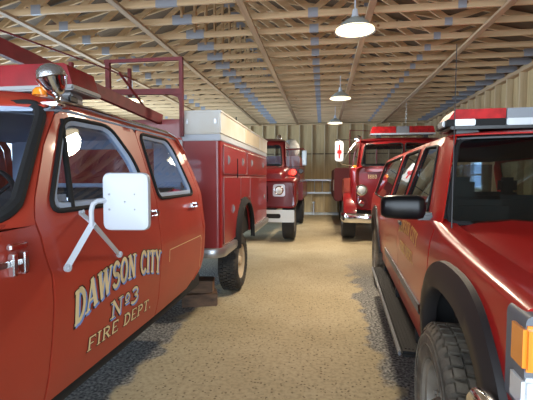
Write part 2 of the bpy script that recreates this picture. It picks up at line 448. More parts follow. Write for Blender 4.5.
# studs and plates belong to their walls
x = -7.9
k = 0
while x < XR:
    MB().box(x - .02, x + .02, YB - .14, YB, 0.04, ZC - .04).build('stud', M_wz, wb, smooth=0); x += 0.53
MB().box(XL, XR, YB - .14, YB, ZC - .04, ZC).build('top_plate', M_wx, wb, smooth=0)
MB().box(XL, XR, YB - .14, YB, 0, .04).build('sole_plate', M_wx, wb, smooth=0)
MB().box(XL, XR, YB - .03, YB, 2.56, 2.60).build('sheathing_joint', M_deck, wb, smooth=0)
y = 2.5
while y < YB - .2:
    b = MB()
    if 11.3 < y < 12.35: b.box(XR - .14, XR, y - .02, y + .02, .04, 1.2).box(XR - .14, XR, y - .02, y + .02, 2.1, ZC - .08)
    else: b.box(XR - .14, XR, y - .02, y + .02, .04, ZC - .08)
    b.build('stud', M_wz, wr, smooth=0); y += 0.61
MB().box(XR - .14, XR, YF, YB - .14, ZC - .08, ZC).build('top_plate', M_wy, wr, smooth=0)
MB().box(XR - .14, XR, YF, YB - .14, 0, .04).build('sole_plate', M_wy, wr, smooth=0)
# window in the right wall, seen through the suv's glass
wf_ = MB()
for q in ((11.4, 11.46, 1.25, 2.05), (12.24, 12.3, 1.25, 2.05), (11.46, 12.24, 1.25, 1.31), (11.46, 12.24, 1.99, 2.05), (11.46, 12.24, 1.62, 1.67)):
    wf_.box(XR - .02, XR + .08, *q)
w1 = structure(wf_.build('window_1', M_offwhite, smooth=0))
MB().box(XR + .03, XR + .04, 11.46, 12.24, 1.31, 1.99).build('pane', M_glass, w1, smooth=0)

# roof trusses
tr = thing('roof_truss', 'pale pine roof truss with steel nail plates, one of the row across the shed ceiling', 'roof truss', (XM, 3.44, ZC), 0, 'roof trusses across the shed')
MB().box(-6.3, 6.3, -.019, .019, 0, .089).build('bottom_chord', M_wx, tr, smooth=0)
TZ = lambda u: 0.089 + (RI - .0) * (1 - abs(u) / 6.3)
for s_ in (-1, 1):
    MB().beam((s_ * 6.3, 0, .05), (0, 0, RI + .03), .038, .089).build('top_chord', M_wx, tr, smooth=0)
webs = [(1.94, .08, 0.03, RI - .02), (1.94, .08, 2.9, TZ(2.9) - .1), (3.95, .08, 2.9, TZ(2.9) - .1), (3.95, .08, 4.85, TZ(4.85) - .1), (0.0, .08, 0.0, RI - .05)]
for a, b, c, d in webs:
    for s_ in ((-1, 1) if a else (1,)):
        MB().beam((s_ * a, 0, b), (s_ * c, 0, d), .036, .089).build('web', M_wx, tr, smooth=0)
for (u, wd, z0, z1) in ((0, .30, -.005, .125), (-1.92, .15, -.002, .13), (1.94, .14, -.002, .12), (3.95, .11, .0, .11), (-3.95, .11, .0, .11), (6.05, .42, .0, .14), (-6.05, .42, .0, .14), (0, .26, RI - .1, RI + .03), (2.9, .16, TZ(2.9) - .16, TZ(2.9) - .05), (-2.9, .16, TZ(2.9) - .16, TZ(2.9) - .05)):
    MB().box(u - wd / 2, u + wd / 2, -.0215, .0215, z0, z1).build('nail_plate', M_plate, tr, smooth=0)
for i in range(1, 23):
    c = copy_tree(tr); c.location = (XM, 3.44 + .61 * i, ZC)

# long boards nailed under the trusses
for x_, lab in ((-4.4, 'long pine brace board under the roof trusses at far left, above the lightbar'), (-2.72, 'long pine brace board under the trusses above the red ladder rack'),
                (-1.08, 'long pine brace board under the trusses running to the middle of the back wall'), (.62, 'long pine brace board under the trusses beside the row of hanging lamps'),
                (2.40, 'long pine brace board under the trusses above the parked red SUV')):
    b = MB().box(-.045, .045, 2.8, YB - .16, -.040, -.001).build('brace_board', M_wy, smooth=0)
    b.location = (x_, 0, ZC); tag(b, lab, 'board')

# pendant lamps
def lamp(loc, lab, top=ZC):
    t = thing('pendant_lamp', lab, 'lamp', loc, 0, None)
    prof = [(.045, .17), (.06, .165), (.12, .13), (.19, .07), (.235, .015), (.25, 0), (.243, .0), (.185, .062), (.118, .118), (.06, .15), (.0, .155)]
    MB().lathe(prof, n=36).build('shade', M_shade, t, smooth=60)
    MB().lathe([(.0, .012), (.10, .006), (.19, .004), (.236, .012), (.236, .02), (0, .02)], n=36).build('diffuser', M_glow, t, smooth=60)
    MB().lathe([(.0, .27), (.028, .265), (.036, .22), (.045, .17), (.0, .165)], n=20).build('lamp_socket', M_white, t, smooth=60)
    MB().tube([(0, 0, .26), (0, 0, top - loc[2])], .009, 8).build('stem', M_white, t)
    l = bpy.data.lights.new('lamp_light', 'SPOT'); l.energy = 330; l.color = (1.0, 0.85, 0.64); l.spot_size = R(165); l.spot_blend = 0.6; l.shadow_soft_size = .2
    o = bpy.data.objects.new('lamp_light', l); C.objects.link(o); o.parent = t; o.location = (0, 0, -.03)
    return t
lamp((.37, 5.08, 3.33), 'glowing pendant lamp with grey dome shade, nearest of the row above the aisle')
lamp((.37, 9.3, 3.33), 'small glowing pendant lamp, middle of the row above the aisle')
lamp((.37, 13.2, 3.30), 'smallest and farthest glowing pendant lamp, in front of the back wall')
lamp((-4.42, 8.93, 3.34), 'pendant lamp glowing behind the red ladder rack at left', ZC - .041)

# ------------------------------------------------------------------ wheels
def wheel(parent, x, y, r, wd, side, mt, mr, tread=True, name='wheel', seg=48, dual=False):
    """side = +1: outer face looks to +x"""
    o = bpy.data.objects.new(name, None); 
    rr = r * .56
    rim = MB().lathe([(rr * 1.04, 0), (rr * 1.0, -.015), (rr * .93, -.02), (rr * .86, -.075), (rr * .62, -.085), (rr * .52, -.05), (rr * .34, -.045), (rr * .30, -.02), (rr * .26, .0), (.0, .008)], axis='x', n=36)
    rim.lathe([(rr * 1.04, 0), (rr * 1.0, -wd)], axis='x', n=36)
    for k in range(8):
        a = 2 * PI * k / 8; rim.lathe([(.012, 0), (.012, .022), (0, .024)], (-.046, rr * .42 * math.cos(a), rr * .42 * math.sin(a)), 'x', 6)
    if side < 0: rim.v = [(-a, b, c) for a, b, c in rim.v]
    w_ = rim.build(name, mr, parent, smooth=40); w_.location = (x, y, r)
    t = MB(); h = wd
    prof = [(rr * 1.03, -.012), (rr * 1.10, .006), (r * .70, .014), (r * .80, .014), (r * .90, .004), (r * .935, -.012), (r * .94, -.03), (r * .94, -h + .03), (r * .91, -h + .0), (r * .75, -h - .008), (rr * 1.03, -h + .01)]
    t.lathe(prof, axis='x', n=seg)
    for q in (.75, .86):
        t.lathe([(r * q - .003, .012), (r * q, .018), (r * q + .003, .012)], axis='x', n=seg)
    if tread:
        N = 46
        for k in range(N):
            a0 = 2 * PI * k / N
            for j in range(4):
                u0 = -.02 - (h - .04) * (j / 4) - .004; u1 = -.02 - (h - .04) * ((j + 1) / 4) + .004
                da = 2 * PI / N; sh = (j % 2) * .5 * da + (.18 * da if j in (1, 2) else 0)
                b = []
                e0 = a0 + sh; e1 = e0 + da * .66
                for rad in (r * .935, r * 1.0):
                    for (uu, ee) in ((u0, e0), (u1, e0 + .1 * da), (u1, e1 + .1 * da), (u0, e1)):
                        b.append((uu, rad * math.cos(ee), rad * math.sin(ee)))
                t.add(b, [(0, 1, 2, 3), (4, 5, 6, 7), (0, 1, 5, 4), (1, 2, 6, 5), (2, 3, 7, 6), (3, 0, 4, 7)])
            # shoulder lug
            b = []
            for rad, uu in ((r * .90, .006), (r * .955, -.006), (r * .99, -.022)):
                for ee in (a0 + da * .1, a0 + da * .72): b.append((uu + .004, rad * math.cos(ee), rad * math.sin(ee)))
            t.add(b, [(0, 1, 3, 2), (2, 3, 5, 4)])
    if side < 0: t.v = [(-a, b, c) for a, b, c in t.v]
    t.build('tyre', mt, w_, smooth=30)
    return w_

# ------------------------------------------------------------------ LEFT TRUCK (crew cab rescue truck)
LX = -2.16
LT = thing('fire_truck', 'orange-red crew cab fire truck with DAWSON CITY No3 lettering and white-topped body', 'fire truck', (LX, 0, 0))
pr = [(.45, -1.24), (.55, -1.18), (.7, -1.145), (.9, -1.125), (1.12, -1.115), (1.16, -1.125), (1.40, -1.15), (1.45, -1.165), (1.9, -1.31)]
PRL = [(a, b - LX) for a, b in pr]
def sx(z): return sinterp(PRL, z)
def ls(off=0.0, sgn=1): return lambda y, z: (sgn * (sx(z) + off), y, z)
def ls3(y, z, o): return (sx(z) + o, y, z)

def gap_y(z):   # front edge of front door
    return interp([(.5, 1.50), (1.03, 1.52), (1.14, 1.515), (1.24, 1.49), (1.31, 1.48), (1.38, 1.455), (1.43, 1.47), (1.47, 1.49), (1.7, 1.65), (1.89, 1.83)], z)
def ws_y(z):    # side edge of the windscreen
    return interp([(1.36, 1.30), (1.45, 1.42), (1.58, 1.52), (1.84, 1.735), (1.93, 1.80)], z)

for sg in (1, -1):
    Z_ = [.58, .8, 1.03, 1.14, 1.24, 1.31, 1.38, 1.43, 1.47, 1.58, 1.7, 1.8, 1.86]
    fd = [(gap_y(z) + .006, z) for z in Z_] + [(1.885, 1.895), (1.97, 1.905), (2.4, 1.905), (2.60, 1.90), (2.645, 1.86), (2.645, .575)]
    fwin = rounded([(1.545, 1.405), (1.86, 1.855), (2.30, 1.865), (2.49, 1.66), (2.53, 1.405)], .09)
    d1 = panel('front_door', fd, [fwin], ls(0, sg), M_lt, LT, (sg, 0, 0), .05)
    rd = [(2.655, .575), (2.655, 1.86), (2.70, 1.905), (3.24, 1.905), (3.36, 1.88), (3.46, 1.80), (3.56, 1.60), (3.60, 1.42), (3.61, 1.19), (3.64, .98), (3.64, .80), (3.60, .72), (3.45, .64), (3.30, .59)]
    rwin = rounded([(2.69, 1.405), (2.705, 1.865), (3.20, 1.865), (3.30, 1.77), (3.44, 1.405)], .07)
    d2 = panel('rear_door', rd, [rwin], ls(0, sg), M_lt, LT, (sg, 0, 0), .05)
    rc = [(3.62, 1.19), (3.61, 1.42), (3.57, 1.60), (3.47, 1.81), (3.37, 1.89), (3.30, 1.91), (3.44, 1.91), (3.54, 1.83), (3.65, 1.60), (3.69, 1.42), (3.70, .80), (3.64, .70), (3.47, .62), (3.60, .71), (3.65, .80), (3.65, 1.1)]
    panel('cab_corner', rc, [], ls(0, sg), M_lt, LT, (sg, 0, 0), .05)
    fe = [(-.75, .62), (-.75, 1.34)] + [(ws_y(1.36), 1.355)] + [(gap_y(z) - .006, z) for z in (1.36, 1.31, 1.24, 1.14, 1.03, .8, .575)] + [(.62, .575), (.60, .75), (.50, .92), (.30, 1.03), (.05, 1.05), (-.2, .98), (-.34, .85), (-.40, .62)]
    panel('front_fender', fe, [], ls(0, sg), M_lt, LT, (sg, 0, 0), .06)
    # A pillar strip between the windscreen and the door
    rows = []
    for z in [1.36, 1.40, 1.45, 1.5, 1.58, 1.7, 1.8, 1.86, 1.9]:
        a, b = ws_y(z), gap_y(z) - .004
        rows.append([(sg * (sx(z) - .035 * (1 - t) ** 2.2 - .012 * (1 - t)), a + (b - a) * t, z) for t in (0, .2, .4, .6, .8, 1)])
    MB().grid(rows).build('windscreen_pillar', M_lt, LT, solid=.012, out=(sg, 0, 0), smooth=40)
    for d, win, extra in ((d1, fwin, True), (d2, rwin, False)):
        MB().tube([((sx(z) + .004) * sg, y, z) for y, z in win], .012, 8, closed=True).build('weatherstrip', M_rubber, d)
        def ins(pp, k): 
            cx = sum(p[0] for p in pp) / len(pp); cz = sum(p[1] for p in pp) / len(pp)
            return [(cx + (p[0] - cx) * k, cz + (p[1] - cz) * k) for p in pp]
        g = panel_mesh(win, [], ls(-.012, sg), .12).build('window_glass', M_glass, d)
        MB().tube([((sx(z) - .02) * sg, y, z) for y, z in ins(win, .94)], .024, 6, closed=True).build('window_lining', M_int_blue, d, label='pale blue inner frame of the window')
    MB().tube([((sx(z) - .003) * sg, y, z) for y, z in ((1.715, 1.41), (1.78, 1.63), (1.85, 1.84))], .014, 8).build('vent_bar', M_rubber, d1)
    # inner door trims, pale
    panel_mesh([(1.5, .7), (1.5, 1.39), (2.62, 1.39), (2.62, .7)], [], ls(-.07, sg), .2).build('door_lining', M_int_blue, d1, solid=.01, out=(sg, 0, 0))
    panel_mesh([(2.68, .7), (2.68, 1.39), (3.55, 1.39), (3.55, .7)], [], ls(-.07, sg), .2).build('door_lining', M_int_blue, d2, solid=.01, out=(sg, 0, 0))
    for d, y0 in ((d1, 2.50), (d2, 3.36)):
        h = MB()
        h.box(sx(1.32) + .004, sx(1.32) + .016, y0 - .03, y0 + .11, 1.295, 1.335, .005)
        h.box(sx(1.32) + .016, sx(1.32) + .04, y0 - .07, y0 + .06, 1.303, 1.327, .007)
        h.box(sx(1.32) + .01, sx(1.32) + .035, y0 + .06, y0 + .11, 1.29, 1.335, .008)
        if sg < 0: h.v = [(-a, b, c) for a, b, c in h.v]
        h.build('door_handle', M_chrome, d)
    MB().tube([((sx(1.915) + .012) * sg, 1.76, 1.885), ((sx(1.9) + .012) * sg, 1.86, 1.925), ((sx(1.9) + .012) * sg, 2.1, 1.935), ((sx(1.9) + .012) * sg, 2.6, 1.93), ((sx(1.9) + .012) * sg, 3.2, 1.93), ((sx(1.9) + .015) * sg, 3.42, 1.90), ((sx(1.8) + .015) * sg, 3.55, 1.78)], .012, 8).build('drip_rail', M_chrome, LT, label='chrome drip rail')
    if sg == 1:
        tg = MB().box(sx(1.45) - .035, sx(1.45) - .03, 1.60, 1.73, 1.435, 1.475, .002).build('key_tag', M_tagw, d1, label='white paper tag inside the window')
        MB().box(sx(1.45) - .035, sx(1.45) - .028, 1.735, 1.75, 1.40, 1.46, .003).build('window_catch', M_chrome, d1)
        # lettering
        hf = lambda s: 1.0 + .18 * (2 * s - 1) ** 2
        lay = ((M_black_p, .007, .0015, (.004, -.004)), (M_blue_p, .001, .0025, (.013, -.012)), (M_cream, 0, .004, (0, 0)))
        for mt_, gr, of, sh_ in lay:
            for wk in (0, 1): lettering('DAWSON CITY', ls3, .97, .135, 1.66, arch=.085, slope=.02, grow=gr, shift=(sh_[0], .868 + sh_[1]), heightfn=hf, off=of, th=.20, gap=.06, word=wk).build('lettering', mt_, d1, smooth=0)
            lettering('No3', ls3, .33, .095, 1.98, slope=.012, grow=gr, shift=(sh_[0], .785 + sh_[1]), off=of, th=.18).build('lettering', mt_, d1, smooth=0)
            if mt_ is not M_blue_p:
                for wk in (0, 1): lettering('FIRE DEPT.', ls3, .74, .068, 1.78, slope=-.015, grow=gr * .5, shift=(sh_[0] * .6, .695 + sh_[1] * .6), off=of, th=.21, word=wk).build('lettering', mt_, d1, smooth=0)
        ps = MB()
        loop = [(2.80, 1.02), (3.55, 1.02), (3.58, .98), (3.58, .72), ]
        for a, b in zip(loop, loop[1:]):
            ps.add([ls3(a[0], a[1] - .003, .003), ls3(b[0], b[1] - .003, .003), ls3(b[0] + .004, b[1] + .003, .003), ls3(a[0] + .004, a[1] + .003, .003)], [(0, 1, 2, 3)])
        ps.add([ls3(2.80, 1.02, .003), ls3(2.807, 1.02, .003), ls3(2.807, .93, .003), ls3(2.80, .93, .003)], [(0, 1, 2, 3)])
        ps.build('pinstripe', M_cream, d2, smooth=0)

# roof
rows = []
for v in [1.74, 1.76, 1.80, 1.88, 2.0, 2.2, 2.6, 3.0, 3.3, 3.45, 3.55, 3.60]:
    row = []
    fr = min(1, max(0, (v - 1.74) / .14)); bk = min(1, max(0, (3.60 - v) / .2))
    for i in range(17):
        u = -1 + i / 8
        xx = (sx(1.9) + .006) * math.copysign(1 - (1 - abs(u)) ** 1.25 if abs(u) < 1 else 1, u)
        z = 1.915 + .085 * (1 - u ** 4) * (fr ** .5) * (bk ** .5) - .02 * (1 - fr)
        yy = v - (.05 * (1 - u * u) if v < 1.9 else 0)
        row.append((xx, yy, z))
    rows.append(row)
MB().grid(rows).build('cab_roof', M_lt, LT, solid=.012, out=(0, 0, 1), smooth=50)
r2 = [[(a, b, c - .03) for a, b, c in r] for r in rows]
MB().grid(r2).build('headliner', M_int_blue, LT, solid=.01, out=(0, 0, -1), smooth=50)
# windscreen
def wsp(u, z, off=0):
    return ((sx(z) - .008) * u, ws_y(z) - .10 * (1 - u * u) + off, z)
ws_out = rounded([(-.985, 1.385), (-.985, 1.90), (.985, 1.90), (.985, 1.385)], .09, 7)
gl = panel_mesh(ws_out, [], lambda u, z: wsp(u, z), .1).build('windscreen', M_glass, LT)
MB().tube([wsp(u, z, -.006) for u, z in ws_out], .026, 8, closed=True).build('windscreen_gasket', M_rubber, gl)
hd = []
for z, dy in ((1.905, 0), (1.915, 0), (1.93, 0)):
    hd.append([((sx(z) - .03) * (i / 8 - 1), ws_y(z) - .10 * (1 - (i / 8 - 1) ** 2) + .008, z) for i in range(17)])
MB().grid(hd).build('roof_header', M_lt, LT, solid=.01, out=(0, -1, 0))
# cowl and hood
hr = []
for v in [-.80, -.78, -.7, -.4, 0, .5, 1.0, 1.28]:
    row = []
    for i in range(19):
        u = -1 + i / 9
        a = abs(u) ** 1.0
        xx = math.copysign(min(sx(1.3), sx(1.3) * (a ** .9)), u)
        z = 1.345 + .085 * (1 - a ** 5) - (.05 if v == -.80 else 0)
        row.append((xx, v, z))
    hr.append(row)
MB().grid(hr).build('hood', M_lt, LT, solid=.012, out=(0, 0, 1), smooth=50)
cw = []
for v in (1.27, 1.45):
    cw.append([((sx(1.38) - .03) * (i / 8 - 1), v - .10 * (1 - (i / 8 - 1) ** 2), 1.375 + .02 * (1 - (i / 8 - 1) ** 4)) for i in range(17)])
MB().grid(cw).build('cowl', M_lt, LT, solid=.01, out=(0, 0, 1))
for sg in (1, -1):
    k = MB()
    k.box(sx(1.26) + .004, sx(1.26) + .012, 1.27, 1.36, 1.225, 1.245, .002).box(sx(1.26) + .004, sx(1.26) + .03, 1.29, 1.315, 1.19, 1.275, .004).box(sx(1.26) + .004, sx(1.26) + .03, 1.345, 1.37, 1.19, 1.275, .004)
    k.box(sx(1.29) + .004, sx(1.29) + .028, 1.285, 1.375, 1.285, 1.31, .006).box(sx(1.26) + .004, sx(1.26) + .016, 1.20, 1.29, 1.225, 1.25, .003)
    if sg < 0: k.v = [(-a, b, c) for a, b, c in k.v]
    k.build('hood_latch', M_chrome, LT)
# front end (faces away from the picture)
MB().box(-1.0, 1.0, -.80, -.72, .70, 1.30, .02).build('grille_panel', M_lt, LT)
gm_ = MB()
for i in range(9): gm_.box(-.62, .62, -.825, -.80, .80 + .05 * i, .825 + .05 * i)
gm_.build('grille', M_chrome, LT, smooth=0)
for s_ in (-1, 1): MB().lathe([(0, -.02), (.08, -.015), (.10, 0), (.11, .02)], (s_ * .80, -.82, 1.05), 'y', 24).build('headlight', M_clear_lens, LT)
MB().box(-1.08, 1.08, -.98, -.86, .50, .72, .03).build('front_bumper', M_chrome, LT)
# underbody
MB().box(-.95, .95, -.7, 3.78, .50, .62).box(-.45, .45, -.8, 8.0, .42, .60).build('chassis', M_under, LT, smooth=0)
MB().box(-.98, .98, 1.20, 1.27, .6, 1.40).build('firewall', M_under, LT, smooth=0)
# rear cab wall with window
MB().box(-.93, .93, 3.58, 3.62, .6, 1.46).box(-.86, -.6, 3.55, 3.60, 1.38, 1.9).box(.6, .86, 3.55, 3.60, 1.38, 1.9).box(-.6, .6, 3.52, 3.58, 1.82, 1.9).build('cab_back', M_int_blue, LT, smooth=0)
for y0, n_ in ((1.95, 'seat'), (2.95, 'seat')):
    MB().box(-.88, .88, 3.50, 3.57, 1.465, 1.50, .01).build('window_ledge', M_int_blue, LT) if y0 > 2.5 else None
    MB().box(-.88, .88, y0, y0 + .5, .75, 1.02, .05).box(-.88, .88, y0 + .42, y0 + .56, .95, 1.46, .05).build(n_, M_int_dark, LT)
MB().box(-.93, .93, 1.38, 1.62, 1.08, 1.36, .05).build('dashboard', M_int_dark, LT)
sw = []
for k in range(28):
    a = 2 * PI * k / 28; sw.append((.42 + .2 * math.cos(a), 1.80 + .2 * math.sin(a) * .45, 1.42 + .2 * math.sin(a) * .85))
st_ = MB().tube(sw, .013, 8, closed=True)
for k in (3, 14, 24): st_.tube([(.42, 1.82, 1.40), sw[k]], .01, 6)
st_.tube([(.42, 1.83, 1.40), (.42, 1.60, 1.25)], .025, 8)
st_.build('steering_wheel', M_blackpl, LT)
MB().tube([(-.1, 1.66, 1.83), (-.1, 1.70, 1.78)], .008, 6).box(-.22, .02, 1.69, 1.72, 1.72, 1.78, .01).build('interior_mirror', M_blackpl, LT)
# door mirror (driver's side, the far one as well)
for sg in (1, -1):
    mr = MB()
    mp = rounded([(1.155 - .105, 1.305), (1.155 - .105, 1.575), (1.155 + .115, 1.575), (1.155 + .115, 1.305)], .035)
    a_ = .17
    def mfn(u, v, d):
        du = u - 1.05; return (sg * (1.145 + du * math.cos(a_) + d * math.sin(a_) * -1), 1.74 + du * math.sin(a_) * 0.6 + d, v)
    # shallow domed back made of stepped outlines
    cx, cz = 1.16, 1.44
    loops = []
    for kx, d in ((1.0, .02), (1.0, 0), (.965, -.012), (.80, -.018), (.4, -.022), (.02, -.022)):
        loops.append([mfn(cx + (u - cx) * kx, cz + (v - cz) * kx, d) for u, v in mp])
    mr.grid(loops, closed=True)
    mo = mr.build('door_mirror', M_white, LT, smooth=35, label='white mirror housing seen from its back')
    MB().add([mfn(cx + (u - cx) * .98, cz + (v - cz) * .98, .021) for u, v in mp], [tuple(range(len(mp)))]).build('mirror_glass', M_chrome, mo, smooth=0)
    for u, v in ((1.085, 1.475), (1.205, 1.475), (1.085, 1.405), (1.205, 1.405)):
        p = mfn(u, v, -.018); MB().lathe([(.006, 0), (.005, -.004), (0, -.005)], p, 'y', 8).build('screw', M_dullsteel, mo)
    am = MB()
    am.tube([(sg * 1.17, 1.742, 1.445), (sg * 1.14, 1.70, 1.445), (sg * 1.125, 1.685, 1.43), (sg * 1.12, 1.68, 1.40), (sg * 1.12, 1.68, 1.33)], .0115, 10)
    am.beam((sg * 1.125, 1.68, 1.345), (sg * 1.005, 1.77, 1.385), .022, .008)
    am.beam((sg * 1.125, 1.685, 1.35), (sg * 1.05, 1.60, 1.16), .026, .008, R(80))
    am.beam((sg * 1.125, 1.685, 1.34), (sg * 1.05, 2.05, 1.13), .022, .008, R(80))
    for p in ((1.012, 1.77, 1.385), (1.052, 1.60, 1.155), (1.052, 2.05, 1.13)):
        am.lathe([(.018, -.006), (.018, .006), (.007, .008), (.006, .014), (0, .014)], (sg * p[0], p[1], p[2]), (sg, -.3, 0), 12)
    am.build('mirror_arm', M_white, mo)
# roof clearance lights
for x_ in (-.8, -.4, 0, .4, .79):
    MB().lathe([(0, .042), (.018, .038), (.030, .024), (.035, 0)], (x_, 1.80, 1.975 - .03 * abs(x_)), 'z', 18).build('clearance_light', M_amber, LT)
# spotlight
sp = MB()
ax = Vector((-.18, -.22, 1)).normalized(); ce = Vector((.86, 1.80, 2.025))
sp.lathe([(.0, -.085), (.018, -.082), (.036, -.065), (.055, -.035), (.068, 0), (.072, .008), (.068, .014)], ce, ax, 28)
sp.lathe([(.012, -.0), (.014, .02), (.018, .035), (.03, .05), (.05, .06)], ce - ax * .075, (0, 0, -1), 16)
sp.box(.80, .91, 1.76, 1.84, 1.895, 1.912, .008)
so = sp.build('spotlight', M_chrome, LT)
MB().lathe([(.068, .012), (.066, .03), (.056, .052), (.036, .068), (.015, .075), (0, .076)], ce, ax, 28).build('spotlight_lens', mat('fluted_silver_glass', (.42, .42, .43), .22, metal=.8, bump=.3, bscale=160), so)
# light bar
lb = MB().box(-.84, .84, 1.99, 2.27, 2.02, 2.05, .008).build('light_bar', M_dullsteel, LT)
for a, b, mm in ((-.83, -.28, M_dkred_lens), (-.27, .27, M_dkred_lens), (.28, .83, M_dkred_lens)):
    q = MB(); e = .05 if b > .8 else 0; e2 = .05 if a < -.8 else 0
    q.prism([(a + e2 * 0, 2.05), (a + e2 * .6, 2.155), (a + e2, 2.165), (b - e, 2.165), (b - e * .6, 2.155), (b, 2.05)], lambda u, v, d: (u, d, v), 2.0, 2.255)
    q.build('lens', mm, lb, smooth=30)
for a, b in ((.40, .60), (-.60, -.40)):
    MB().lathe([(.05, 0), (.055, .03), (.04, .07), (0, .08)], ((a + b) / 2, 2.12, 2.056), 'z', 16).build('rotator', M_chrome, lb)
for s_ in (-1, 1):
    br = MB()
    br.tube([(s_ * .62, 2.02, 2.02), (s_ * .70, 1.98, 1.98), (s_ * .80, 1.93, 1.97), (s_ * .86, 1.92, 1.93)], .012, 8)
    br.box(s_ * .76 - .03, s_ * .76 + .03, 2.05, 2.16, 1.96, 2.02, .008)
    br.build('mounting_foot', M_dullsteel, lb)
MB().box(.70, .80, 2.02, 2.10, 1.96, 2.00, .008).build('junction_box', M_blackpl, lb)
# ladder rack
rk = thing  # (alias keeps names short)
rb = MB()
for x_ in (.64, -.64): MB().box(x_ - .02, x_ + .02, 4.18, 4.22, 2.0, 2.84).build('rack_post', M_rack, LT, smooth=0)
rb = MB()
rb.beam((-.20, 4.2, 2.50), (-.20, 4.2, 2.85), .05, .04).beam((-.24, 4.2, 2.83), (.66, 4.2, 2.83), .035, .035).beam((-.50, 4.2, 2.50), (.66, 4.2, 2.48), .05, .06)
rb.prism([(.45, 2.48), (.64, 2.48), (.64, 2.30), (.60, 2.42)], lambda u, v, d: (u, d, v), 4.19, 4.21)
rb.beam((-.10, 4.5, 2.50), (-.10, 4.5, 2.83), .035, .035)
rb.build('ladder_rack', M_rack, LT, smooth=0)
rb = MB()
MB().beam((-.05, 2.45, 2.455), (.36, 4.3, 2.20), .05, .11).build('rack_rail', M_rack, LT, smooth=0)
MB().beam((-.05, 2.45, 2.455), (-.95, 2.45, 2.455), .05, .09).build('rack_rail', M_rack, LT, smooth=0)
MB().beam((-.95, 2.45, 2.455), (-1.0, 4.3, 2.20), .05, .11).build('rack_rail', M_rack, LT, smooth=0)
MB().tube([(-.05, 2.45, 2.56), (.13, 3.6, 2.58), (.10, 4.2, 2.62)], .008, 6).build('rack_rod', M_rack, LT)
MB().tube([(-.10, 4.2, 2.62), (.0, 4.2, 2.66), (.03, 4.2, 2.56), (.03, 4.2, 2.50)], .006, 6).build('white_wire', M_white, LT)
MB().tube([(.25, 3.6, 2.54), (.27, 4.3, 2.21)], .012, 6).build('rack_strut', M_rack, LT)
for x_ in (-.05, -.95): MB().tube([(x_, 2.45, 2.58), (x_, 2.45, 1.96)], .02, 6).build('rack_front_leg', M_rack, LT)
# service body
BX = 1.04
sb = MB().box(-BX + .01, BX - .03, 4.32, 7.86, .74, 2.0).build('service_body', M_under, LT, smooth=0)
MB().box(-1.0, .62, 4.28, 4.32, .8, 2.20, .004).build('bulkhead', M_box, sb)
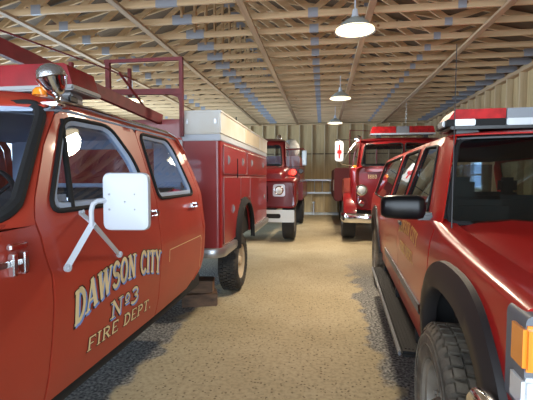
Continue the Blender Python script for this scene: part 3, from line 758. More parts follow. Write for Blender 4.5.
# rounded front corner + side skin with wheel opening
for sg in (1, -1):
    o2 = [(4.36, .74), (4.36, 2.0), (7.88, 2.0), (7.88, .74)]
    ac = [(5.56 + .53 * math.cos(R(t)), .72 + .50 * math.sin(R(t))) for t in range(0, 181, 12)]
    out_ = [(4.36, .74), (4.36, 2.0), (7.88, 2.0), (7.88, .74)] + [(5.56 + .53 * math.cos(R(t)), .74 + .48 * math.sin(R(t))) for t in range(0, 181, 12)]
    panel('side_panel', out_, [], lambda y, z: (sg * BX, y, z), M_box, sb, (sg, 0, 0), .25, .02)
    cr = []
    for t in range(0, 91, 10):
        cr.append([(sg * (BX - .05 + .05 * math.sin(R(t))), 4.36 - .05 * math.cos(R(t)) + .0, z) for z in (.74, 2.0)])
    MB().grid(cr).build('body_corner', M_box, sb, solid=.01, out=(sg, -1, 0))
    MB().box(*sorted((sg * .60, sg * (BX - .05))), 4.305, 4.325, .74, 2.0).build('front_panel', M_box, sb, smooth=0)
    def comp(y0, y1, z0, z1, hs, cut=None):
        poly = rounded([(y0, z0), (y0, z1), (y1, z1), (y1, z0)] if cut is None else cut, .02, 3)
        d = MB().prism(poly, lambda u, v, k: (sg * k, u, v), BX + .002, BX + .018).build('compartment_door', M_box, sb, smooth=30)
        for hy, hz in hs:
            h = MB().box(*sorted((sg * (BX + .018), sg * (BX + .026))), hy - .022, hy + .022, hz - .055, hz + .055, .006)
            h.box(*sorted((sg * (BX + .026), sg * (BX + .04))), hy - .012, hy + .012, hz - .03, hz + .035, .004)
            h.build('latch', M_dullsteel, d)
        MB().tube([(sg * (BX + .014), u, v) for u, v in poly], .005, 4, closed=True).build('door_seal', M_steel, d)
    comp(4.40, 5.74, 1.60, 1.92, [(4.60, 1.76), (5.44, 1.77)])
    comp(5.80, 7.80, 1.60, 1.92, [(6.14, 1.78), (7.3, 1.78)])
    comp(4.40, 5.12, .80, 1.56, [(4.84, 1.17)], [(4.40, .80), (4.40, 1.56), (5.30, 1.56), (5.30, 1.16), (5.10, .98), (5.02, .80)])
    comp(5.34, 5.98, 1.27, 1.56, [])
    comp(6.45, 7.80, .80, 1.56, [(7.45, 1.2)], [(6.22, 1.0), (6.05, 1.25), (6.05, 1.56), (7.80, 1.56), (7.80, .80), (6.25, .80)])
    # black fender flare
    fl = []
    for t in range(-8, 189, 7):
        c_, s2 = math.cos(R(t)), math.sin(R(t))
        fl.append([(sg * (BX + q), 5.56 + (.53 + e) * c_, .72 + (.50 + e) * s2) for q, e in ((.0, .07), (.035, .06), (.075, .02), (.08, -.02), (.03, -.02))])
    MB().grid(fl).build('fender_flare', M_rubber, sb, smooth=50)
    # capped white side box on top
    wbx = MB().box(*sorted((sg * .60, sg * 1.055)), 4.26, 7.9, 2.03, 2.27, .012).build('top_box', M_offwhite, sb)
    MB().box(*sorted((sg * .595, sg * 1.065)), 4.25, 7.91, 2.255, 2.285, .008).build('lid', M_offwhite, wbx)
    MB().box(*sorted((sg * .60, sg * 1.05)), 4.28, 7.88, 1.96, 2.03, .008).build('box_sill', M_white, wbx)
    for x_ in (.68, 1.0): MB().box(*sorted((sg * (x_ - .012), sg * (x_ + .012))), 4.245, 4.262, 2.14, 2.19, .003).build('hasp', M_steel, wbx)
    MB().box(*sorted((sg * 1.055, sg * 1.059)), 5.65, 6.9, 2.06, 2.25)  .build('cream_panel', M_fadedcream, wbx, smooth=0, label='cream coloured stretch of the box side')
    # bumper rail
    rl = MB()
    prf = [(0, .77), (.045, .765), (.055, .74), (.055, .69), (.045, .665), (0, .66)]
    path = []
    for y_, t in ((7.9, 90), (6.16, 90)): path.append((BX - .01, y_, 90))
    rows = [[(sg * (BX - .01 + q), y_, z) for q, z in prf] for y_ in (7.9, 6.18)]
    MB().grid(rows).build('rub_rail', M_steel, sb, label='dull silver rub rail', smooth=50)
    rows = [[(sg * (BX - .01 + q), 5.06, z) for q, z in prf]]
    for t in (90, 75, 60, 45, 30, 15, 0):
        rows.append([(sg * (BX - .13 + (.12 + q) * math.sin(R(t))), 4.40 - (.12 + q) * math.cos(R(t)), z) for q, z in prf])
    rows.append([(sg * .55, 4.40 - (.12 + q), z) for q, z in prf])
    rl.grid(rows)
    rl.build('rub_rail', M_steel, sb, label='dull silver rub rail', smooth=50)
MB().box(-.6, .6, 4.33, 7.86, 2.0, 2.05).build('body_deck', M_box, sb, smooth=0)
MB().box(-BX, BX, 7.86, 7.9, .74, 2.0, .005).build('rear_panel', M_box, sb)
for x_, y_, h_ in ((.98, 5.4, 2.38), (.93, 4.6, 2.35)): MB().tube([(x_, y_, 2.28), (x_, y_, h_)], .011, 6).build('antenna_stub', M_blackpl, sb)
MB().tube([(1.06, 5.10, 1.55), (1.06, 5.10, 1.80)], .01, 6).build('light_cord', M_blackpl, sb)
wheel(LT, 1.06, .12, .40, .25, 1, M_tire2, M_rim)
wheel(LT, -1.06, .12, .40, .25, -1, M_tire2, M_rim, tread=False)
wheel(LT, 1.045, 5.40, .40, .24, 1, M_tire3, M_rimtan)
wheel(LT, -1.045, 5.40, .40, .24, -1, M_tire2, M_rimtan, tread=False)

# timber blocks stacked ahead of the rear wheel
def block(loc, rz, sx_, sy_, sz_, lab):
    o = MB().box(-sx_ / 2, sx_ / 2, -sy_ / 2, sy_ / 2, 0, sz_, .006).build('timber_block', M_crate, smooth=0)
    e = MB().box(sx_ / 2 - .001, sx_ / 2 + .006, -sy_ / 2 + .01, sy_ / 2 - .01, .01, sz_ - .01, .002).build('sawn_end', M_crate_end, o, smooth=0)
    o.location = loc; o.rotation_euler = (0, 0, rz); tag(o, lab, 'timber block'); return o
block((-1.50, 4.70, 0), R(18), .42, .26, .15, 'oily timber block lying on the gravel ahead of the rear wheel, lower of two')
block((-1.54, 4.74, .151), R(10), .40, .24, .15, 'oily timber block on top of another, ahead of the rear wheel')

# ------------------------------------------------------------------ RED SUV
TH = math.atan(.05); ct, st = math.cos(TH), math.sin(TH)
SV = thing('suv', 'glossy red SUV with black door mirror, running board and roof lightbar, parked at right', 'car', (.57 + ct, 2.2 - st, 0), -TH)
PS = [(.42, .93), (.55, .965), (.8, .99), (1.05, 1.0), (1.22, .985), (1.30, .955), (1.8, .80), (1.84, .77)]
def vx(z): return sinterp(PS, z)
def vs_(off=0., sg=-1): return lambda y, z: (sg * (vx(z) + off), y, z)
AC, AR, AZ = -.44, .58, .50
def sarch(rad, t):
    c, q = math.cos(R(t)), math.sin(R(t))
    return (AC + rad * math.copysign(abs(c) ** .78, c), AZ + .02 + rad * math.copysign(abs(q) ** .78, q))
def archpts(cy, rad, cz, a0=0, a1=180, st_=10): return [(cy + rad * math.cos(R(t)), cz + rad * math.sin(R(t))) for t in range(a0, a1 + 1, st_)]
for sg in (-1, 1):
    w1_ = rounded([(.36, 1.30), (.76, 1.775), (1.24, 1.795), (1.31, 1.285)], .05)
    fd = [(.12, .62), (.115, 1.30), (.22, 1.32), (.66, 1.825), (1.36, 1.835), (1.385, 1.25), (1.385, .62)]
    # front doors and rear doors, quarter panel
    fdo = [(.44, .60), (.28, .84), (.12, 1.02), (.115, 1.275), (.26, 1.30), (.70, 1.83), (1.37, 1.84), (1.38, .60)]
    d1 = panel('front_door', fdo, [w1_], vs_(0, sg), M_suv, SV, (sg, 0, 0), .07)
    w2_ = rounded([(1.47, 1.28), (1.45, 1.795), (2.28, 1.795), (2.26, 1.28)], .06)
    rdo = [(1.39, .60), (1.38, 1.84), (2.38, 1.84), (2.38, .95), (2.5, .60)]
    rdo = [(1.39, .60), (1.38, 1.84), (2.36, 1.84), (2.40, 1.27), (2.46, .60)]
    d2 = panel('rear_door', rdo, [w2_], vs_(0, sg), M_suv, SV, (sg, 0, 0), .07)
    w3_ = rounded([(2.50, 1.28), (2.48, 1.795), (4.25, 1.775), (4.42, 1.30)], .07)
    qo = [(2.47, .60), (2.41, 1.27), (2.37, 1.84), (4.35, 1.83), (4.55, 1.70), (4.72, 1.28), (4.78, .60)] + archpts(3.75, .50, .60, 0, 180, 12)
    qp = panel('quarter_panel', qo, [w3_], vs_(0, sg), M_suv, SV, (sg, 0, 0), .09)
    for par, ww in ((d1, w1_), (d2, w2_), (qp, w3_)):
        panel_mesh(ww, [], vs_(-.008, sg), .15).build('window_glass', M_glass_t, par)
        MB().tube([(sg * (vx(z) + .002), y, z) for y, z in ww], .010, 6, closed=True).build('weatherstrip', M_rubber, par)
    # front fender side + rolled top
    ac = [sarch(AR + .01, t) for t in range(4, 177, 8)]
    fo = [(-1.08, .56), (-1.08, 1.19), (-.6, 1.215), (-.1, 1.25), (.09, 1.27), (.10, 1.03), (.25, .84), (.42, .56)] + ac
    rows = []
    panel('front_fender', fo, [], vs_(0, sg), M_suv, SV, (sg, 0, 0), .06)
    rows = []
    for y, zt in ((-1.08, 1.19), (-.8, 1.205), (-.5, 1.222), (-.1, 1.25), (.09, 1.27), (.2, 1.29)):
        x0 = vx(zt - .01); row = []
        for t in (0, 15, 35, 55, 75, 90):
            row.append((sg * (x0 - .075 + .075 * math.cos(R(t))), y, zt + .028 * math.sin(R(t))))
        row.append((sg * .845, y, zt + .026)); row.append((sg * .840, y, zt + .012)); rows.append(row)
    MB().grid(rows).build('fender_top', M_suv, SV, solid=.008, out=(0, 0, 1), smooth=50)
    # A pillar
    rows = []
    for z in (1.27, 1.35, 1.45, 1.6, 1.75, 1.83):
        ya = .10 + (z - 1.27) * .80; yb = .265 + (z - 1.30) * .83
        rows.append([(sg * (vx(z) - .03 * (1 - t) ** 2), ya + (yb - ya) * t, z) for t in (0, .25, .5, .75, 1)])
    MB().grid(rows).build('windscreen_pillar', M_suv, SV, solid=.01, out=(sg, 0, 0))
    # flares
    def flare(cy, rad, cz, a0, a1, pf=None):
        g_ = []
        for t in range(a0, a1 + 1, 6):
            cc, ss = math.cos(R(t)), math.sin(R(t)); row = []
            for q, e in ((.0, .075), (.022, .070), (.040, .02), (.042, -.045), (.030, -.055), (-.03, -.055)):
                yy, z = pf(rad + e, t) if pf else (cy + (rad + e) * cc, cz + (rad + e) * ss)
                row.append((sg * (vx(max(z, .5)) + q), yy, z))
            g_.append(row)
        return MB().grid(g_).build('fender_flare', M_cladding, SV, smooth=50)
    flare(AC, AR, AZ, -6, 186, sarch); flare(3.75, .48, .60, -8, 188)
    for yy, n_ in ((1.26, d1), (2.26, d2)):
        MB().box(*sorted((sg * (vx(1.18) - .002), sg * (vx(1.18) + .022))), yy - .09, yy + .03, 1.165, 1.195, .006).build('door_handle', M_blackpl, n_)
    # body side moulding
    for a, b, pp in ((.36, 1.375, d1), (1.395, 2.44, d2)):
        q = MB(); q.grid([[(sg * (vx(z) + o), y, z) for z, o in ((.70, 0), (.70, .012), (.765, .012), (.765, 0))] for y in [a + (b - a) * i / 6 for i in range(7)]])
        q.build('side_moulding', M_greypl, pp)
    rk_ = MB().box(*sorted((sg * .80, sg * .945)), .46, 3.22, .47, .60, .01).build('rocker_panel', M_suv, SV)
    # running board
    rbd = MB(); rbd.box(*sorted((sg * .86, sg * 1.075)), .50, 3.10, .355, .395, .016)
    rbo = rbd.build('running_board', M_rubber, SV)
    MB().box(*sorted((sg * 1.072, sg * 1.09)), .50, 3.10, .36, .402, .007).build('board_edge', M_greypl, rbo)
    rbt = MB()
    for i in range(7): rbt.box(*sorted((sg * (.885 + .024 * i), sg * (.897 + .024 * i))), .55, 3.05, .394, .400)
    rbt.build('rubber_tread', M_rubber, rbo, smooth=0)
    for y in (.7, 1.8, 2.9): MB().box(*sorted((sg * .7, sg * .95)), y - .03, y + .03, .36, .48).build('board_bracket', M_under, rbo, smooth=0)
    MB().box(*sorted((sg * .78, sg * .99)), .20, .215, .24, .66, .004).build('mud_flap', M_cladding, SV)
    # door mirror
    
    rows = []
    for dx, s in ((.0, .55), (.012, .85), (.05, 1), (.17, 1.0), (.225, .93), (.245, .75), (.25, .5)):
        row = []
        for k in range(16):
            a = 2 * PI * k / 16
            cy_ = math.copysign(abs(math.cos(a)) ** .6, math.cos(a)); cz_ = math.copysign(abs(math.sin(a)) ** .6, math.sin(a))
            row.append((sg * (.985 + dx), .28 + .06 * s * cy_ + dx * .12, 1.375 + .075 * s * cz_ * (1 - dx * .2)))
        rows.append(row)
    mq = MB().grid(rows, closed=True)
    mq.add(rows[0], [tuple(range(16))]); mq.add(rows[-1], [tuple(range(16))])
    mo = mq.build('door_mirror', M_gloss, d1, smooth=50)
    MB().box(*sorted((sg * .93, sg * 1.04)), .25, .36, 1.30, 1.345, .015).build('mirror_foot', M_blackpl, mo)
    MB().add([(sg * (1.03), .345, 1.315), (sg * 1.215, .37, 1.32), (sg * 1.215, .37, 1.43), (sg * 1.03, .345, 1.435)], [(0, 1, 2, 3)]).build('mirror_glass', M_chrome, mo, smooth=0)
    # lamps at the front corner
    bz = MB()
    bz.prism(rounded([(.60, .93), (.60, 1.20), (1.0, 1.20), (1.0, .93)], .025), lambda u, v, d: (sg * u, d, v), -1.12, -1.0)
    bo = bz.build('lamp_bezel', M_greypl, SV, smooth=30)
    MB().box(*sorted((sg * .87, sg * 1.008)), -1.135, -1.045, 1.055, 1.175, .010).build('turn_signal', M_amber, bo)
    MB().box(*sorted((sg * .87, sg * 1.008)), -1.135, -1.045, .955, 1.04, .010).build('corner_lamp', M_clear_lens, bo)
    MB().box(*sorted((sg * .63, sg * .855)), -1.132, -1.01, .955, 1.175, .010).build('headlight', M_clear_lens, bo)
    MB().box(*sorted((sg * .80, sg * .97)), 4.75, 4.79, .85, 1.3, .01).build('tail_lamp', M_red_lens, SV)
    # seats
    for y in (.75, 1.75, 2.75):
        sx_ = (.16, .70) if y < 1 else (.04, .72)
        MB().box(*sorted((sg * sx_[0], sg * sx_[1])), y, y + .5, .72, .95, .05).box(*sorted((sg * (sx_[0] + .02), sg * (sx_[1] - .02))), y + .42, y + .55, .9, 1.38, .05).box(*sorted((sg * .43, sg * .65)), y + .44, y + .53, 1.36, 1.56, .04).build('seat', M_int_grey, SV)
# text on the door
for t_, x0_, wd_, hh, zz, sl in (('DAWSON CITY', .42, .82, .085, 1.105, 0), ('FIRE DEPT.', .52, .62, .075, .97, 0)):
    for wk in (0, 1): lettering(t_[::1], lambda u, v, o: (-(vx(v) + o), 1.70 - u, v), wd_, hh, x0_, arch=.03 if 'D' == t_[0] else 0, grow=.003, shift=(0, zz), off=.003, th=.16, word=wk).build('lettering', M_gold, [c for c in SV.children if c.name.startswith('front_door')][0], smooth=0)
# hood
rows = []
for y, z0 in ((-1.12, 1.17), (-1.08, 1.205), (-.8, 1.232), (-.5, 1.249), (-.1, 1.277), (.1, 1.297), (.18, 1.305)):
    row = []
    for i in range(21):
        u = -1 + i / 10; x_ = u * .832
        ridge = .018 * math.exp(-((abs(x_) - .60) / .05) ** 2)
        row.append((x_, y + (-.14 * (1 - u * u) if y > 0 else -.02 * (1 - u * u)), z0 + .035 * (1 - u * u) + ridge * .5 - (.02 if abs(u) > .99 else 0)))
    rows.append(row)
MB().grid(rows).build('hood', M_suv, SV, solid=.01, out=(0, 0, 1), smooth=60)
# cowl vent, wipers
MB().grid([[(.84 * (i / 10 - 1), y0 - .14 * (1 - (i / 10 - 1) ** 2), z0 + .03 * (1 - (i / 10 - 1) ** 2)) for i in range(21)] for y0, z0 in ((.17, 1.285), (.30, 1.29))]).build('cowl_vent', M_blackpl, SV, solid=.01, out=(0, 0, 1))
def vws(u, z, off=0): return (u * (vx(z) - .035), .13 + (z - 1.27) * .82 - .16 * (1 - u * u) + off, z + .02 * (1 - u * u) * (1.85 - z))
wo = rounded([(-.97, 1.30), (-.965, 1.80), (.965, 1.80), (.97, 1.30)], .06)
wsg = panel_mesh(wo, [], lambda u, z: vws(u, z), .12).build('windscreen', M_glass_t, SV)
MB().tube([vws(u, z, -.004) for u, z in wo], .013, 6, closed=True).build('windscreen_gasket', M_rubber, wsg)
for a, b in (((-.55, 1.305), (.12, 1.36)), ((.25, 1.305), (.85, 1.36))):
    p0 = Vector(vws(a[0], a[1], -.03)); p1 = Vector(vws(b[0], b[1], -.025))
    MB().tube([p0, p0.lerp(p1, .5) + Vector((0, -.01, .012)), p1], .007, 6).beam(p0.lerp(p1, .15) + Vector((0, 0, -.008)), p1 + Vector((0, 0, -.01)), .006, .018).build('wiper', M_greypl, wsg)
# roof
rows = []
for v in [.52, .56, .64, .8, 1.2, 2.0, 3.0, 3.9, 4.3, 4.45, 4.50]:
    fr = min(1, (v - .52) / .25); bk = min(1, (4.5 - v) / .3); row = []
    for i in range(19):
        u = -1 + i / 9
        xx = (vx(1.84) + .004) * math.copysign(1 - (1 - abs(u)) ** 1.4, u) if abs(u) < 1 else (vx(1.84) + .004) * u
        z = 1.825 + .04 * (1 - u ** 4) * (max(fr, 0) ** .5) * (max(bk, 0) ** .5)
        row.append((xx, v - (.13 * (1 - u * u) * max(0, 1 - fr)), z))
    rows.append(row)
MB().grid(rows).build('roof', M_suv, SV, solid=.01, out=(0, 0, 1), smooth=60)
MB().grid([[(a * .97, b + .03, c - .03) for a, b, c in r] for r in rows]).build('headliner', M_int_grey, SV, solid=.01, out=(0, 0, -1), smooth=60)
MB().box(-.85, .85, .05, .42, 1.05, 1.26, .04).build('dashboard', M_int_dark, SV)
sw = [(.40 * -1 + .19 * math.cos(2 * PI * k / 24), .50 + .08 * math.sin(2 * PI * k / 24), 1.24 + .17 * math.sin(2 * PI * k / 24)) for k in range(24)]
MB().tube([(-a, b, c) for a, b, c in sw], .014, 8, closed=True).build('steering_wheel', M_blackpl, SV)
MB().box(-.13, .13, .50, .53, 1.66, 1.72, .015).tube([(0, .5, 1.70), (0, .47, 1.78)], .008, 6).build('interior_mirror', M_blackpl, SV)
MB().box(-.88, .88, -1.0, 4.70, .42, .50).box(-.86, .86, .02, .07, .5, 1.24).box(-.6, .6, -1.05, -.05, .5, 1.1).build('chassis', M_under, SV, smooth=0)
for s_ in (-1, 1):
    inn = MB()
    inn.grid([[(s_ * x_, AC + .62 * math.cos(R(t)), .50 + .62 * math.sin(R(t))) for x_ in (.62, .96)] for t in range(0, 181, 12)])
    inn.build('wheel_house', M_under, SV); inn = MB()
    inn.grid([[(s_ * x_, 3.75 + .52 * math.cos(R(t)), .60 + .52 * math.sin(R(t))) for x_ in (.62, .96)] for t in range(0, 181, 12)])
    inn.build('wheel_house', M_under, SV)
MB().box(-.9, .9, 4.72, 4.78, .5, 1.25, .01).build('tailgate', M_suv, SV)
MB().box(-.80, .80, 4.55, 4.56, 1.30, 1.76).build('rear_window', M_glass, SV, smooth=0)
MB().box(-.95, .95, 4.80, 4.92, .48, .68, .03).build('rear_bumper', M_chrome, SV)
# front: grille and bumper that wraps the corner
MB().box(-.59, .59, -1.15, -1.08, .90, 1.185, .01).build('grille', M_greypl, SV)
MB().box(-.98, .98, -1.10, -1.02, .60, .93, .01).build('front_valance', M_suv, SV)
rows = []
prf = [(0, .93), (.03, .925), (.045, .90), (.045, .74), (.03, .66), (0, .64)]
for y in (-.93, -1.0, -1.06): rows.append([(-(1.035 + q), y, z - (.0 if y < -.95 else .02)) for q, z in prf])
for t in (20, 45, 70, 90): rows.append([(-(.895 + (.14 + q) * math.cos(R(t))), -1.10 - (.14 + q) * math.sin(R(t)), z) for q, z in prf])
rows2 = [[(-a, b, c) for a, b, c in r] for r in rows][::-1]
MB().grid(rows + rows2).build('front_bumper', M_chrome, SV, smooth=50)
# antenna on the fender
MB().tube([(-.90, .0, 1.27), (-.90, .01, 1.30), (-.885, .06, 2.25)], [.008, .004, .002], 6).build('antenna', M_blackpl, SV)
# light bar
lb = MB().box(-.79, .79, .54, .86, 1.862, 1.882, .006).build('light_bar', M_blackpl, SV)
for a, b, m1, m2 in ((-.81, -.46, M_red_lens, M_rubber), (.46, .81, M_red_lens, M_rubber), (-.455, .455, M_smoke_lens, M_clear_lens)):
    e0 = .055 if a < -.6 else 0; e1 = .055 if b > .6 else 0
    q = MB().prism([(a + e0 * .2, 1.928), (a + e0, 1.99), (b - e1, 1.99), (b - e1 * .2, 1.928)], lambda u, v, d: (u, d, v), .555, .85)
    q.build('lens', m1, lb, smooth=20)
    MB().box(a, b, .55, .855, 1.882, 1.927, .005).build('lower_lens', m2, lb)
for s_ in (-1, 1):
    MB().box(*sorted((s_ * .64, s_ * .765)), .538, .57, 1.884, 1.925, .005).build('alley_lamp', M_clear_lens, lb)
    MB().box(*sorted((s_ * .80, s_ * .825)), .60, .74, 1.886, 1.924, .006).build('end_lamp', M_clear_lens, lb)
    MB().box(*sorted((s_ * .60, s_ * .74)), .60, .82, 1.835, 1.863, .006).build('mounting_foot', M_blackpl, lb)
wheel(SV, -1.035, -.26, .425, .25, -1, M_tire, M_rim, seg=64)
wheel(SV, 1.035, -.26, .425, .24, 1, M_tire, M_rim, tread=False)
wheel(SV, -1.0, 3.75, .42, .24, -1, M_tire, M_rim)
wheel(SV, 1.0, 3.75, .42, .24, 1, M_tire, M_rim, tread=False)

# ------------------------------------------------------------------ SECOND ENGINE (maroon, beyond the left truck)
T2 = thing('fire_engine', 'dark maroon fire engine with square headlight bezel and pale bumper behind the left truck', 'fire engine', (-1.92, 9.4, 0))
W2 = 1.28
def prism_y(poly, y0, y1): return MB().prism(poly, lambda u, v, d: (u, d, v), y0, y1)
# nose: rounded box of cross sections
def nose(sections, name, m_, par, sm=50):
    rows = []
    for (y, hw, z0, z1, r) in sections:
        pts = rounded([(-hw, z0), (-hw, z1), (hw, z1), (hw, z0)], r, 6)
        rows.append([(u, y, v) for u, v in pts])
    q = MB().grid(rows, closed=True); q.add(rows[0], [tuple(range(len(rows[0])))]); q.add(rows[-1], [tuple(range(len(rows[-1])))])
    return q.build(name, m_, par, smooth=sm)
nose([(.16, 1.20, .86, 1.44, .06), (.12, 1.24, .84, 1.48, .08), (.15, W2, .82, 1.52, .10), (.4, W2 + .01, .82, 1.56, .12), (.85, W2 + .01, .9, 1.58, .12)], 'front_fenders', M_t2, T2)
nose([(.20, .92, 1.40, 1.66, .12), (.26, .98, 1.35, 1.74, .15), (.6, 1.02, 1.3, 1.80, .15), (1.5, 1.05, 1.3, 1.86, .12)], 'hood', M_t2, T2)
MB().box(-.60, .60, .10, .14, .95, 1.38, .02).build('grille', M_chrome, T2)
for s_ in (-1, 1):
    bz = prism_y(rounded([(s_ * .88 - .15, 1.11), (s_ * .88 - .14, 1.40), (s_ * .88 + .14, 1.40), (s_ * .88 + .15, 1.11)], .06), .085, .13).build('headlight_bezel', M_steel, T2, smooth=30)
    MB().lathe([(0, -.03), (.06, -.022), (.085, -.005), (.095, .0), (.105, -.012), (.115, 0)], (s_ * .88, .085, 1.255), 'y', 24).build('headlight', M_chrome, bz)
    MB().lathe([(0, -.034), (.06, -.028), (.08, -.010)], (s_ * .88, .085, 1.255), 'y', 24).build('headlight_glass', M_clear_lens, bz)
    wheel(T2, s_ * 1.23, .55, .50, .28, s_, M_tire2, M_rim, tread=False)
    wheel(T2, s_ * 1.25, 4.3, .50, .30, s_, M_tire2, M_rim, tread=False)
    MB().box(*sorted((s_ * .9, s_ * 1.1)), .9, 2.4, .5, .56, .02).build('running_board', M_steel, T2)
bm_ = MB()
bp_ = [(-1.26, .51), (-1.26, .80), (1.26, .80), (1.26, .51)]
bmp = panel_mesh(rounded(bp_, .03), [rounded([(s * .72 - .22, .60), (s * .72 - .22, .71), (s * .72 + .22, .71), (s * .72 + .22, .60)], .05) for s in (-1, 1)], lambda u, v: (u, -.12 + .02 * abs(u) ** 3, v), .12)
bmp.build('front_bumper', mat('pale_bumper_paint', (.62, .66, .68), .4, metal=.2), T2, solid=.03, out=(0, -1, 0))
MB().box(-1.0, 1.0, -.04, .02, .56, .74).build('bumper_back', M_under, T2, smooth=0)
MB().box(-.45, .45, -.05, 5.6, .55, .8).build('chassis', M_under, T2, smooth=0)
# cab
def cab(par, hw, y0, y1, zb, zbelt, ztop, rake, m_, mg, name='cab', twt=.06, split=False, r=.16):
    lo = [(y0, zb), (y0, zbelt), (y0 + rake, ztop), (y1, ztop), (y1, zb)]
    def cx(z): return hw - max(0, z - zbelt) * twt / (ztop - zbelt)
    for s in (-1, 1):
        win = rounded([(y0 + .10, zbelt + .04), (y0 + rake + .08, ztop - .12), (y1 - .18, ztop - .12), (y1 - .18, zbelt + .04)], .06)
        p = panel(name + '_side', rounded(lo, .05), [win], lambda y, z: (s * cx(z), y, z), m_, par, (s, 0, 0), .15)
        panel_mesh(win, [], lambda y, z: (s * (cx(z) - .01), y, z), .3).build('window_glass', mg, p)
    fr = [(-1, zb), (-1, ztop), (1, ztop), (1, zb)]
    if split: hs = [rounded([(-.90, zbelt + .03), (-.88, ztop - .10), (-.03, ztop - .08), (-.03, zbelt + .03)], .07), rounded([(.90, zbelt + .03), (.88, ztop - .10), (.03, ztop - .08), (.03, zbelt + .03)], .07)]
    else: hs = [rounded([(-.88, zbelt + .03), (-.85, ztop - .12), (.85, ztop - .12), (.88, zbelt + .03)], .09)]
    def ff(u, z, o=0): return (u * cx(z), y0 + max(0, z - zbelt) * rake / (ztop - zbelt) - .10 * (1 - u * u) - o + .10 * abs(u) ** 6, z)
    f_ = panel(name + '_front', fr, hs, lambda u, z: ff(u, z), m_, par, (0, -1, 0), .12)
    for h_ in hs:
        panel_mesh(h_, [], lambda u, z: ff(u, z, -.01), .3).build('windscreen', mg, f_)
        MB().tube([ff(u, z, .004) for u, z in h_], .018, 6, closed=True).build('windscreen_gasket', M_rubber, f_)
    # domed roof
    nv = 9; rows = []
    for j in range(nv):
        v = j / (nv - 1); yy = y0 + rake - .06 + (y1 - y0 - rake + .06) * v; e = (1 - (2 * v - 1) ** 6)
        rows.append([(cx(ztop) * (math.sin(PI / 2 * (i / 8 - 1))), yy - .06 * (1 - (i / 8 - 1) ** 2) * (1 - v), ztop - .005 + r * .6 * (1 - abs(i / 8 - 1) ** 3.5) * e ** .5) for i in range(17)])
    MB().grid(rows).build(name + '_roof', m_, par, smooth=60)
    rows = [[(-cx(z), y1, z), (cx(z), y1, z)] for z in (zb, zbelt)]
    MB().grid(rows).build(name + '_back', M_int_dark, par)
    MB().box(-cx(ztop) + .02, -.7, y1 - .03, y1, zbelt, ztop).box(.7, cx(ztop) - .02, y1 - .03, y1, zbelt, ztop).box(-.7, .7, y1 - .03, y1, ztop - .1, ztop).build(name + '_rear_frame', M_int_dark, par, smooth=0)
    MB().box(-hw + .2, hw - .2, y0 + .7, y0 + 1.1, zb + .1, zbelt + .12, .05).build('seat', M_int_dark, par)
    return ff
cab(T2, .94, 1.35, 3.0, .8, 1.84, 2.56, .28, M_t2, M_glass)
T2x = MB().lathe([(0, .16), (.05, .14), (.075, .08), (.08, 0)], (.66, 2.1, 2.64), 'z', 18); T2x.build('beacon', M_chrome, T2, label='chrome siren light on the cab roof')
MB().box(.5, .8, 2.0, 2.2, 2.58, 2.64, .01).build('beacon_base', M_t2, T2)
MB().box(-1.25, 1.30, 3.1, 6.6, .85, 1.42, .03).build('pump_body', M_t2, T2)
MB().box(-1.15, 1.20, 3.1, 6.5, 1.42, 2.24, .04).build('upper_body', M_t2, T2)
for k, (x_, y_, z_) in enumerate(((1.125, 3.3, 1.30), (1.125, 3.3, 1.15), (1.125, 3.3, 1.0))): MB().lathe([(.0, .02), (.035, .02), (.04, 0)], (x_ - .02, 3.09, z_), (0, -1, 0), 14).build('side_marker', M_amber, T2)
# folded canvas bag of grey hose on top
rows = []
for j in range(9):
    v = j / 8; rows.append([(.86 + .30 * math.cos(a) * math.sin(PI * v) ** .35, 3.2 + 1.2 * v, 2.50 + .32 * math.sin(a) * math.sin(PI * v) ** .35 * (1 + .08 * math.sin(5 * a + v * 4))) for a in [2 * PI * k / 18 for k in range(18)]])
MB().grid(rows, closed=True).build('canvas_tank', M_canvas, T2, smooth=60, label='grey-white canvas bundle on the body')
MB().tube([(.8, 2.1, 2.36), (1.36, 2.1, 2.38), (1.40, 2.1, 2.34)], .02, 8).build('mirror_bracket', M_t2, T2)
mo = MB().box(1.31, 1.46, 2.06, 2.09, 1.90, 2.34, .03).build('door_mirror', M_alu, T2)
MB().add([(1.325, 2.055, 1.93), (1.445, 2.055, 1.93), (1.445, 2.055, 2.31), (1.325, 2.055, 2.31)], [(0, 1, 2, 3)]).build('mirror_back', mat('pale_blue_steel', (.45, .62, .78), .3), mo, smooth=0)
MB().tube([(.90, 2.1, 1.86), (1.38, 2.08, 1.88), (1.38, 2.08, 1.95)], .012, 6).build('mirror_arm', M_blackpl, mo)
MB().lathe([(0, -.05), (.05, -.045), (.085, -.01), (.085, .06), (.04, .10), (0, .11)], (1.10, 1.62, 1.71), 'y', 22).build('warning_light', M_redlamp, T2, label='glowing red warning light')
MB().lathe([(0, -.03), (.06, -.03), (.08, 0), (.07, .06), (0, .09)], (1.30, 1.75, 1.74), 'y', 22).build('work_light', M_blackpl, T2)
MB().lathe([(0, -.03), (.05, -.03), (.07, 0), (.06, .06), (0, .09)], (.93, 1.55, 1.68), 'y', 22).build('warning_light', M_t2, T2)
MB().tube([(.8, 1.5, 1.58), (1.02, 1.66, 1.60), (1.2, 1.8, 1.62)], .02, 8).build('light_bracket', M_blackpl, T2)

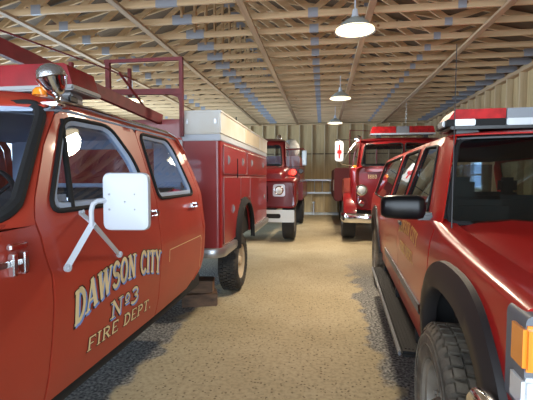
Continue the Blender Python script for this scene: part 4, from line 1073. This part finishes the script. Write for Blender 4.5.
# ------------------------------------------------------------------ THIRD ENGINE (right background)
T3 = thing('fire_engine', 'deep red cab-over fire engine with red lightbar and number 1880 behind the SUV', 'fire engine', (1.90, 9.75, 0))
HW = 1.18
nose([(.16, HW - .14, .80, 1.80, .18), (.10, HW - .06, .78, 1.82, .18), (.14, HW, .78, 1.82, .14), (.30, HW + .05, .78, 1.82, .08), (.8, HW + .05, .8, 1.82, .05)], 'cab_nose', M_t3, T3)
ffn = cab(T3, 1.10, .16, 2.0, 1.70, 1.80, 2.46, .16, M_t3, M_glass, split=True, twt=.10, r=.14)
MB().box(-.5, .5, .02, .09, .86, 1.12, .02).build('grille', M_chrome, T3)
for s_ in (-1, 1):
    MB().lathe([(0, -.045), (.07, -.035), (.10, -.012), (.11, -.02), (.135, -.01), (.14, .03)], (s_ * .98, .10, 1.26), 'y', 28).build('headlight', M_chrome, T3)
    MB().lathe([(0, -.05), (.07, -.042), (.095, -.02)], (s_ * .98, .10, 1.26), 'y', 28).build('headlight_glass', M_clear_lens, T3)
    MB().lathe([(0, -.02), (.06, -.018), (.08, -.0), (.09, .03)], (s_ * .98, .08, .94), 'y', 20).build('fog_light', M_chrome, T3)
    MB().tube([(s_ * .98 + .15 * math.cos(R(t)), .08, .94 + .16 * math.sin(R(t))) for t in range(0, 181, 15)], .012, 6).build('lamp_hood', M_t3, T3)
    rows = []
    for t in range(-10, 191, 10):
        rows.append([(s_ * x_, .62 + rr_ * math.cos(R(t)), .60 + rr_ * math.sin(R(t))) for x_, rr_ in ((1.10, .62), (1.36, .60), (1.40, .57), (1.40, .53))])
    MB().grid(rows).build('wheel_arch', M_t3, T3, smooth=50)
    wheel(T3, s_ * 1.40, .62, .50, .30, s_, M_tire2, M_rim, tread=False)
    wheel(T3, s_ * 1.30, 4.8, .50, .32, s_, M_tire2, M_rim, tread=False)
    MB().lathe([(0, .07), (.035, .06), (.045, .0)], (s_ * 1.13, .20, 1.80), 'z', 14).build('marker_light', M_amber, T3)
rows = []
prf = [(0, .72), (.03, .72), (.05, .69), (.05, .54), (.03, .50), (0, .50)]
for x_, y_ in ((-1.42, .25), (-1.42, .02), (-1.38, -.10), (-1.25, -.18), (-.8, -.22), (0, -.24), (.8, -.22), (1.25, -.18), (1.38, -.10), (1.42, .02), (1.42, .25)):
    d = Vector((x_ * .15, -1, 0)) if abs(x_) < 1.3 else Vector((math.copysign(1, x_), -.4, 0)); d.normalize()
    rows.append([(x_ + d.x * q, y_ + d.y * q, z) for q, z in prf])
MB().grid(rows).build('front_bumper', M_chrome, T3, smooth=50)
MB().box(-.5, .5, -.18, 7, .5, .8).box(-1.15, 1.15, .2, 2.2, .60, .80).build('chassis', M_under, T3, smooth=0)
MB().box(-1.56, 1.2, 2.5, 6.8, .85, 1.85, .03).build('pump_body', mat('dark_maroon_paint', (.10, .006, .008), .7), T3)
MB().box(-1.575, -1.56, 3.0, 3.5, 1.15, 1.5, .01).build('gauge_panel', M_offwhite, T3)
MB().box(-1.38, -1.15, .55, 1.3, .88, 1.55, .03).build('side_locker', mat('copper_red_paint', (.36, .05, .02), .5), T3)
def noseface(u, v, o): return (u, .095 - o, v)
lettering('1880', noseface, .21, .095, -.84, shift=(0, 1.535), th=.13, gap=.12, off=.004).build('lettering', M_cream, T3, smooth=0)
lb = MB().box(-.76, .76, .35, .65, 2.60, 2.64, .01).build('light_bar', M_steel, T3)
for a, b, mm in ((-.75, -.16, M_red_lens), (-.15, .15, M_smoke_lens), (.16, .75, M_red_lens)):
    prism_y([(a, 2.64), (a + (.04 if a < -.7 else 0), 2.80), (b - (.04 if b > .7 else 0), 2.80), (b, 2.64)], .37, .63).build('lens', mm, lb, smooth=20)
for x_ in (-.55, .55): MB().box(x_ - .05, x_ + .05, .4, .6, 2.53, 2.60).build('mounting_foot', M_blackpl, lb)
MB().tube([(.12, .62, 2.55), (.12, .62, 3.4)], .004, 5).build('antenna', M_steel, T3)
sq = MB().lathe([(0, -.05), (.06, -.045), (.095, -.01), (.09, .05), (.03, .10)], (-1.06, .35, 2.50), 'y', 24).build('spotlight', M_chrome, T3)
mo = prism_y(rounded([(-1.62, 1.95), (-1.62, 2.44), (-1.42, 2.44), (-1.42, 1.95)], .07), .10, .13).build('door_mirror', M_white, T3, smooth=30)
prism_y([(-1.535, 2.03), (-1.535, 2.36), (-1.50, 2.36), (-1.50, 2.03)], .092, .10).build('red_reflection_bar', M_red_lens, mo, smooth=0, label='red reflection painted as a cross on the white mirror')  # red reflection in the mirror, painted on as crossed bars
prism_y([(-1.57, 2.14), (-1.57, 2.22), (-1.46, 2.22), (-1.46, 2.14)], .090, .098).build('red_reflection_bar', M_red_lens, mo, smooth=0)
MB().tube([(-1.52, .13, 1.97), (-1.45, .15, 1.88), (-1.1, .25, 1.85)], .012, 6).tube([(-1.5, .13, 2.44), (-1.6, .13, 2.47), (-1.1, .3, 2.48)], .012, 6).tube([(-1.10, .3, 2.44), (-1.35, .2, 2.10), (-1.45, .15, 1.86)], .012, 6).build('mirror_arm', M_chrome, mo)
MB().tube([(-1.1, 2.75, 1.85), (-1.1, 2.75, 3.0), (-.3, 2.75, 2.96), (-.3, 2.75, 1.85)], .02, 6).build('hose_rack', M_t3, T3)

# ------------------------------------------------------------------ things by the back wall
ld = thing('ladder', 'aluminium ladder hung sideways low on the back wall between the engines', 'ladder', (-.2, YB - .22, 0))
for z in (1.46, .92): MB().box(-1.3, 1.3, -.03, .03, z - .035, z + .035, .005).build('rail', M_alu, ld)
for i in range(8): MB().tube([(-1.15 + .33 * i, 0, .92), (-1.15 + .33 * i, 0, 1.46)], .018, 8).build('rung', M_alu, ld)
for x_ in (-.68, .68): MB().box(x_ - .02, x_ + .02, .03, .075, .9, 1.5).build('hook', M_steel, ld, smooth=0)
bl = MB().box(-1.3, 1.1, -.06, .06, 0, .10, .006).build('pale_beam', mat('pale_grey_timber', (.50, .52, .52), .7, noise=.2), smooth=0)
bl.location = (-.1, YB - .36, 0); tag(bl, 'long pale grey beam lying on the gravel along the foot of the back wall', 'beam')
po = MB().tube([(0, 0, .0), (0, 0, .50)], .03, 10).lathe([(.03, 0), (.055, .01), (.055, .08), (0, .09)], (0, 0, .48), 'z', 14).build('standpipe', M_white)
po.location = (-.38, YB - .52, 0); tag(po, 'short white standpipe in front of the ladder at the back wall', 'pipe')
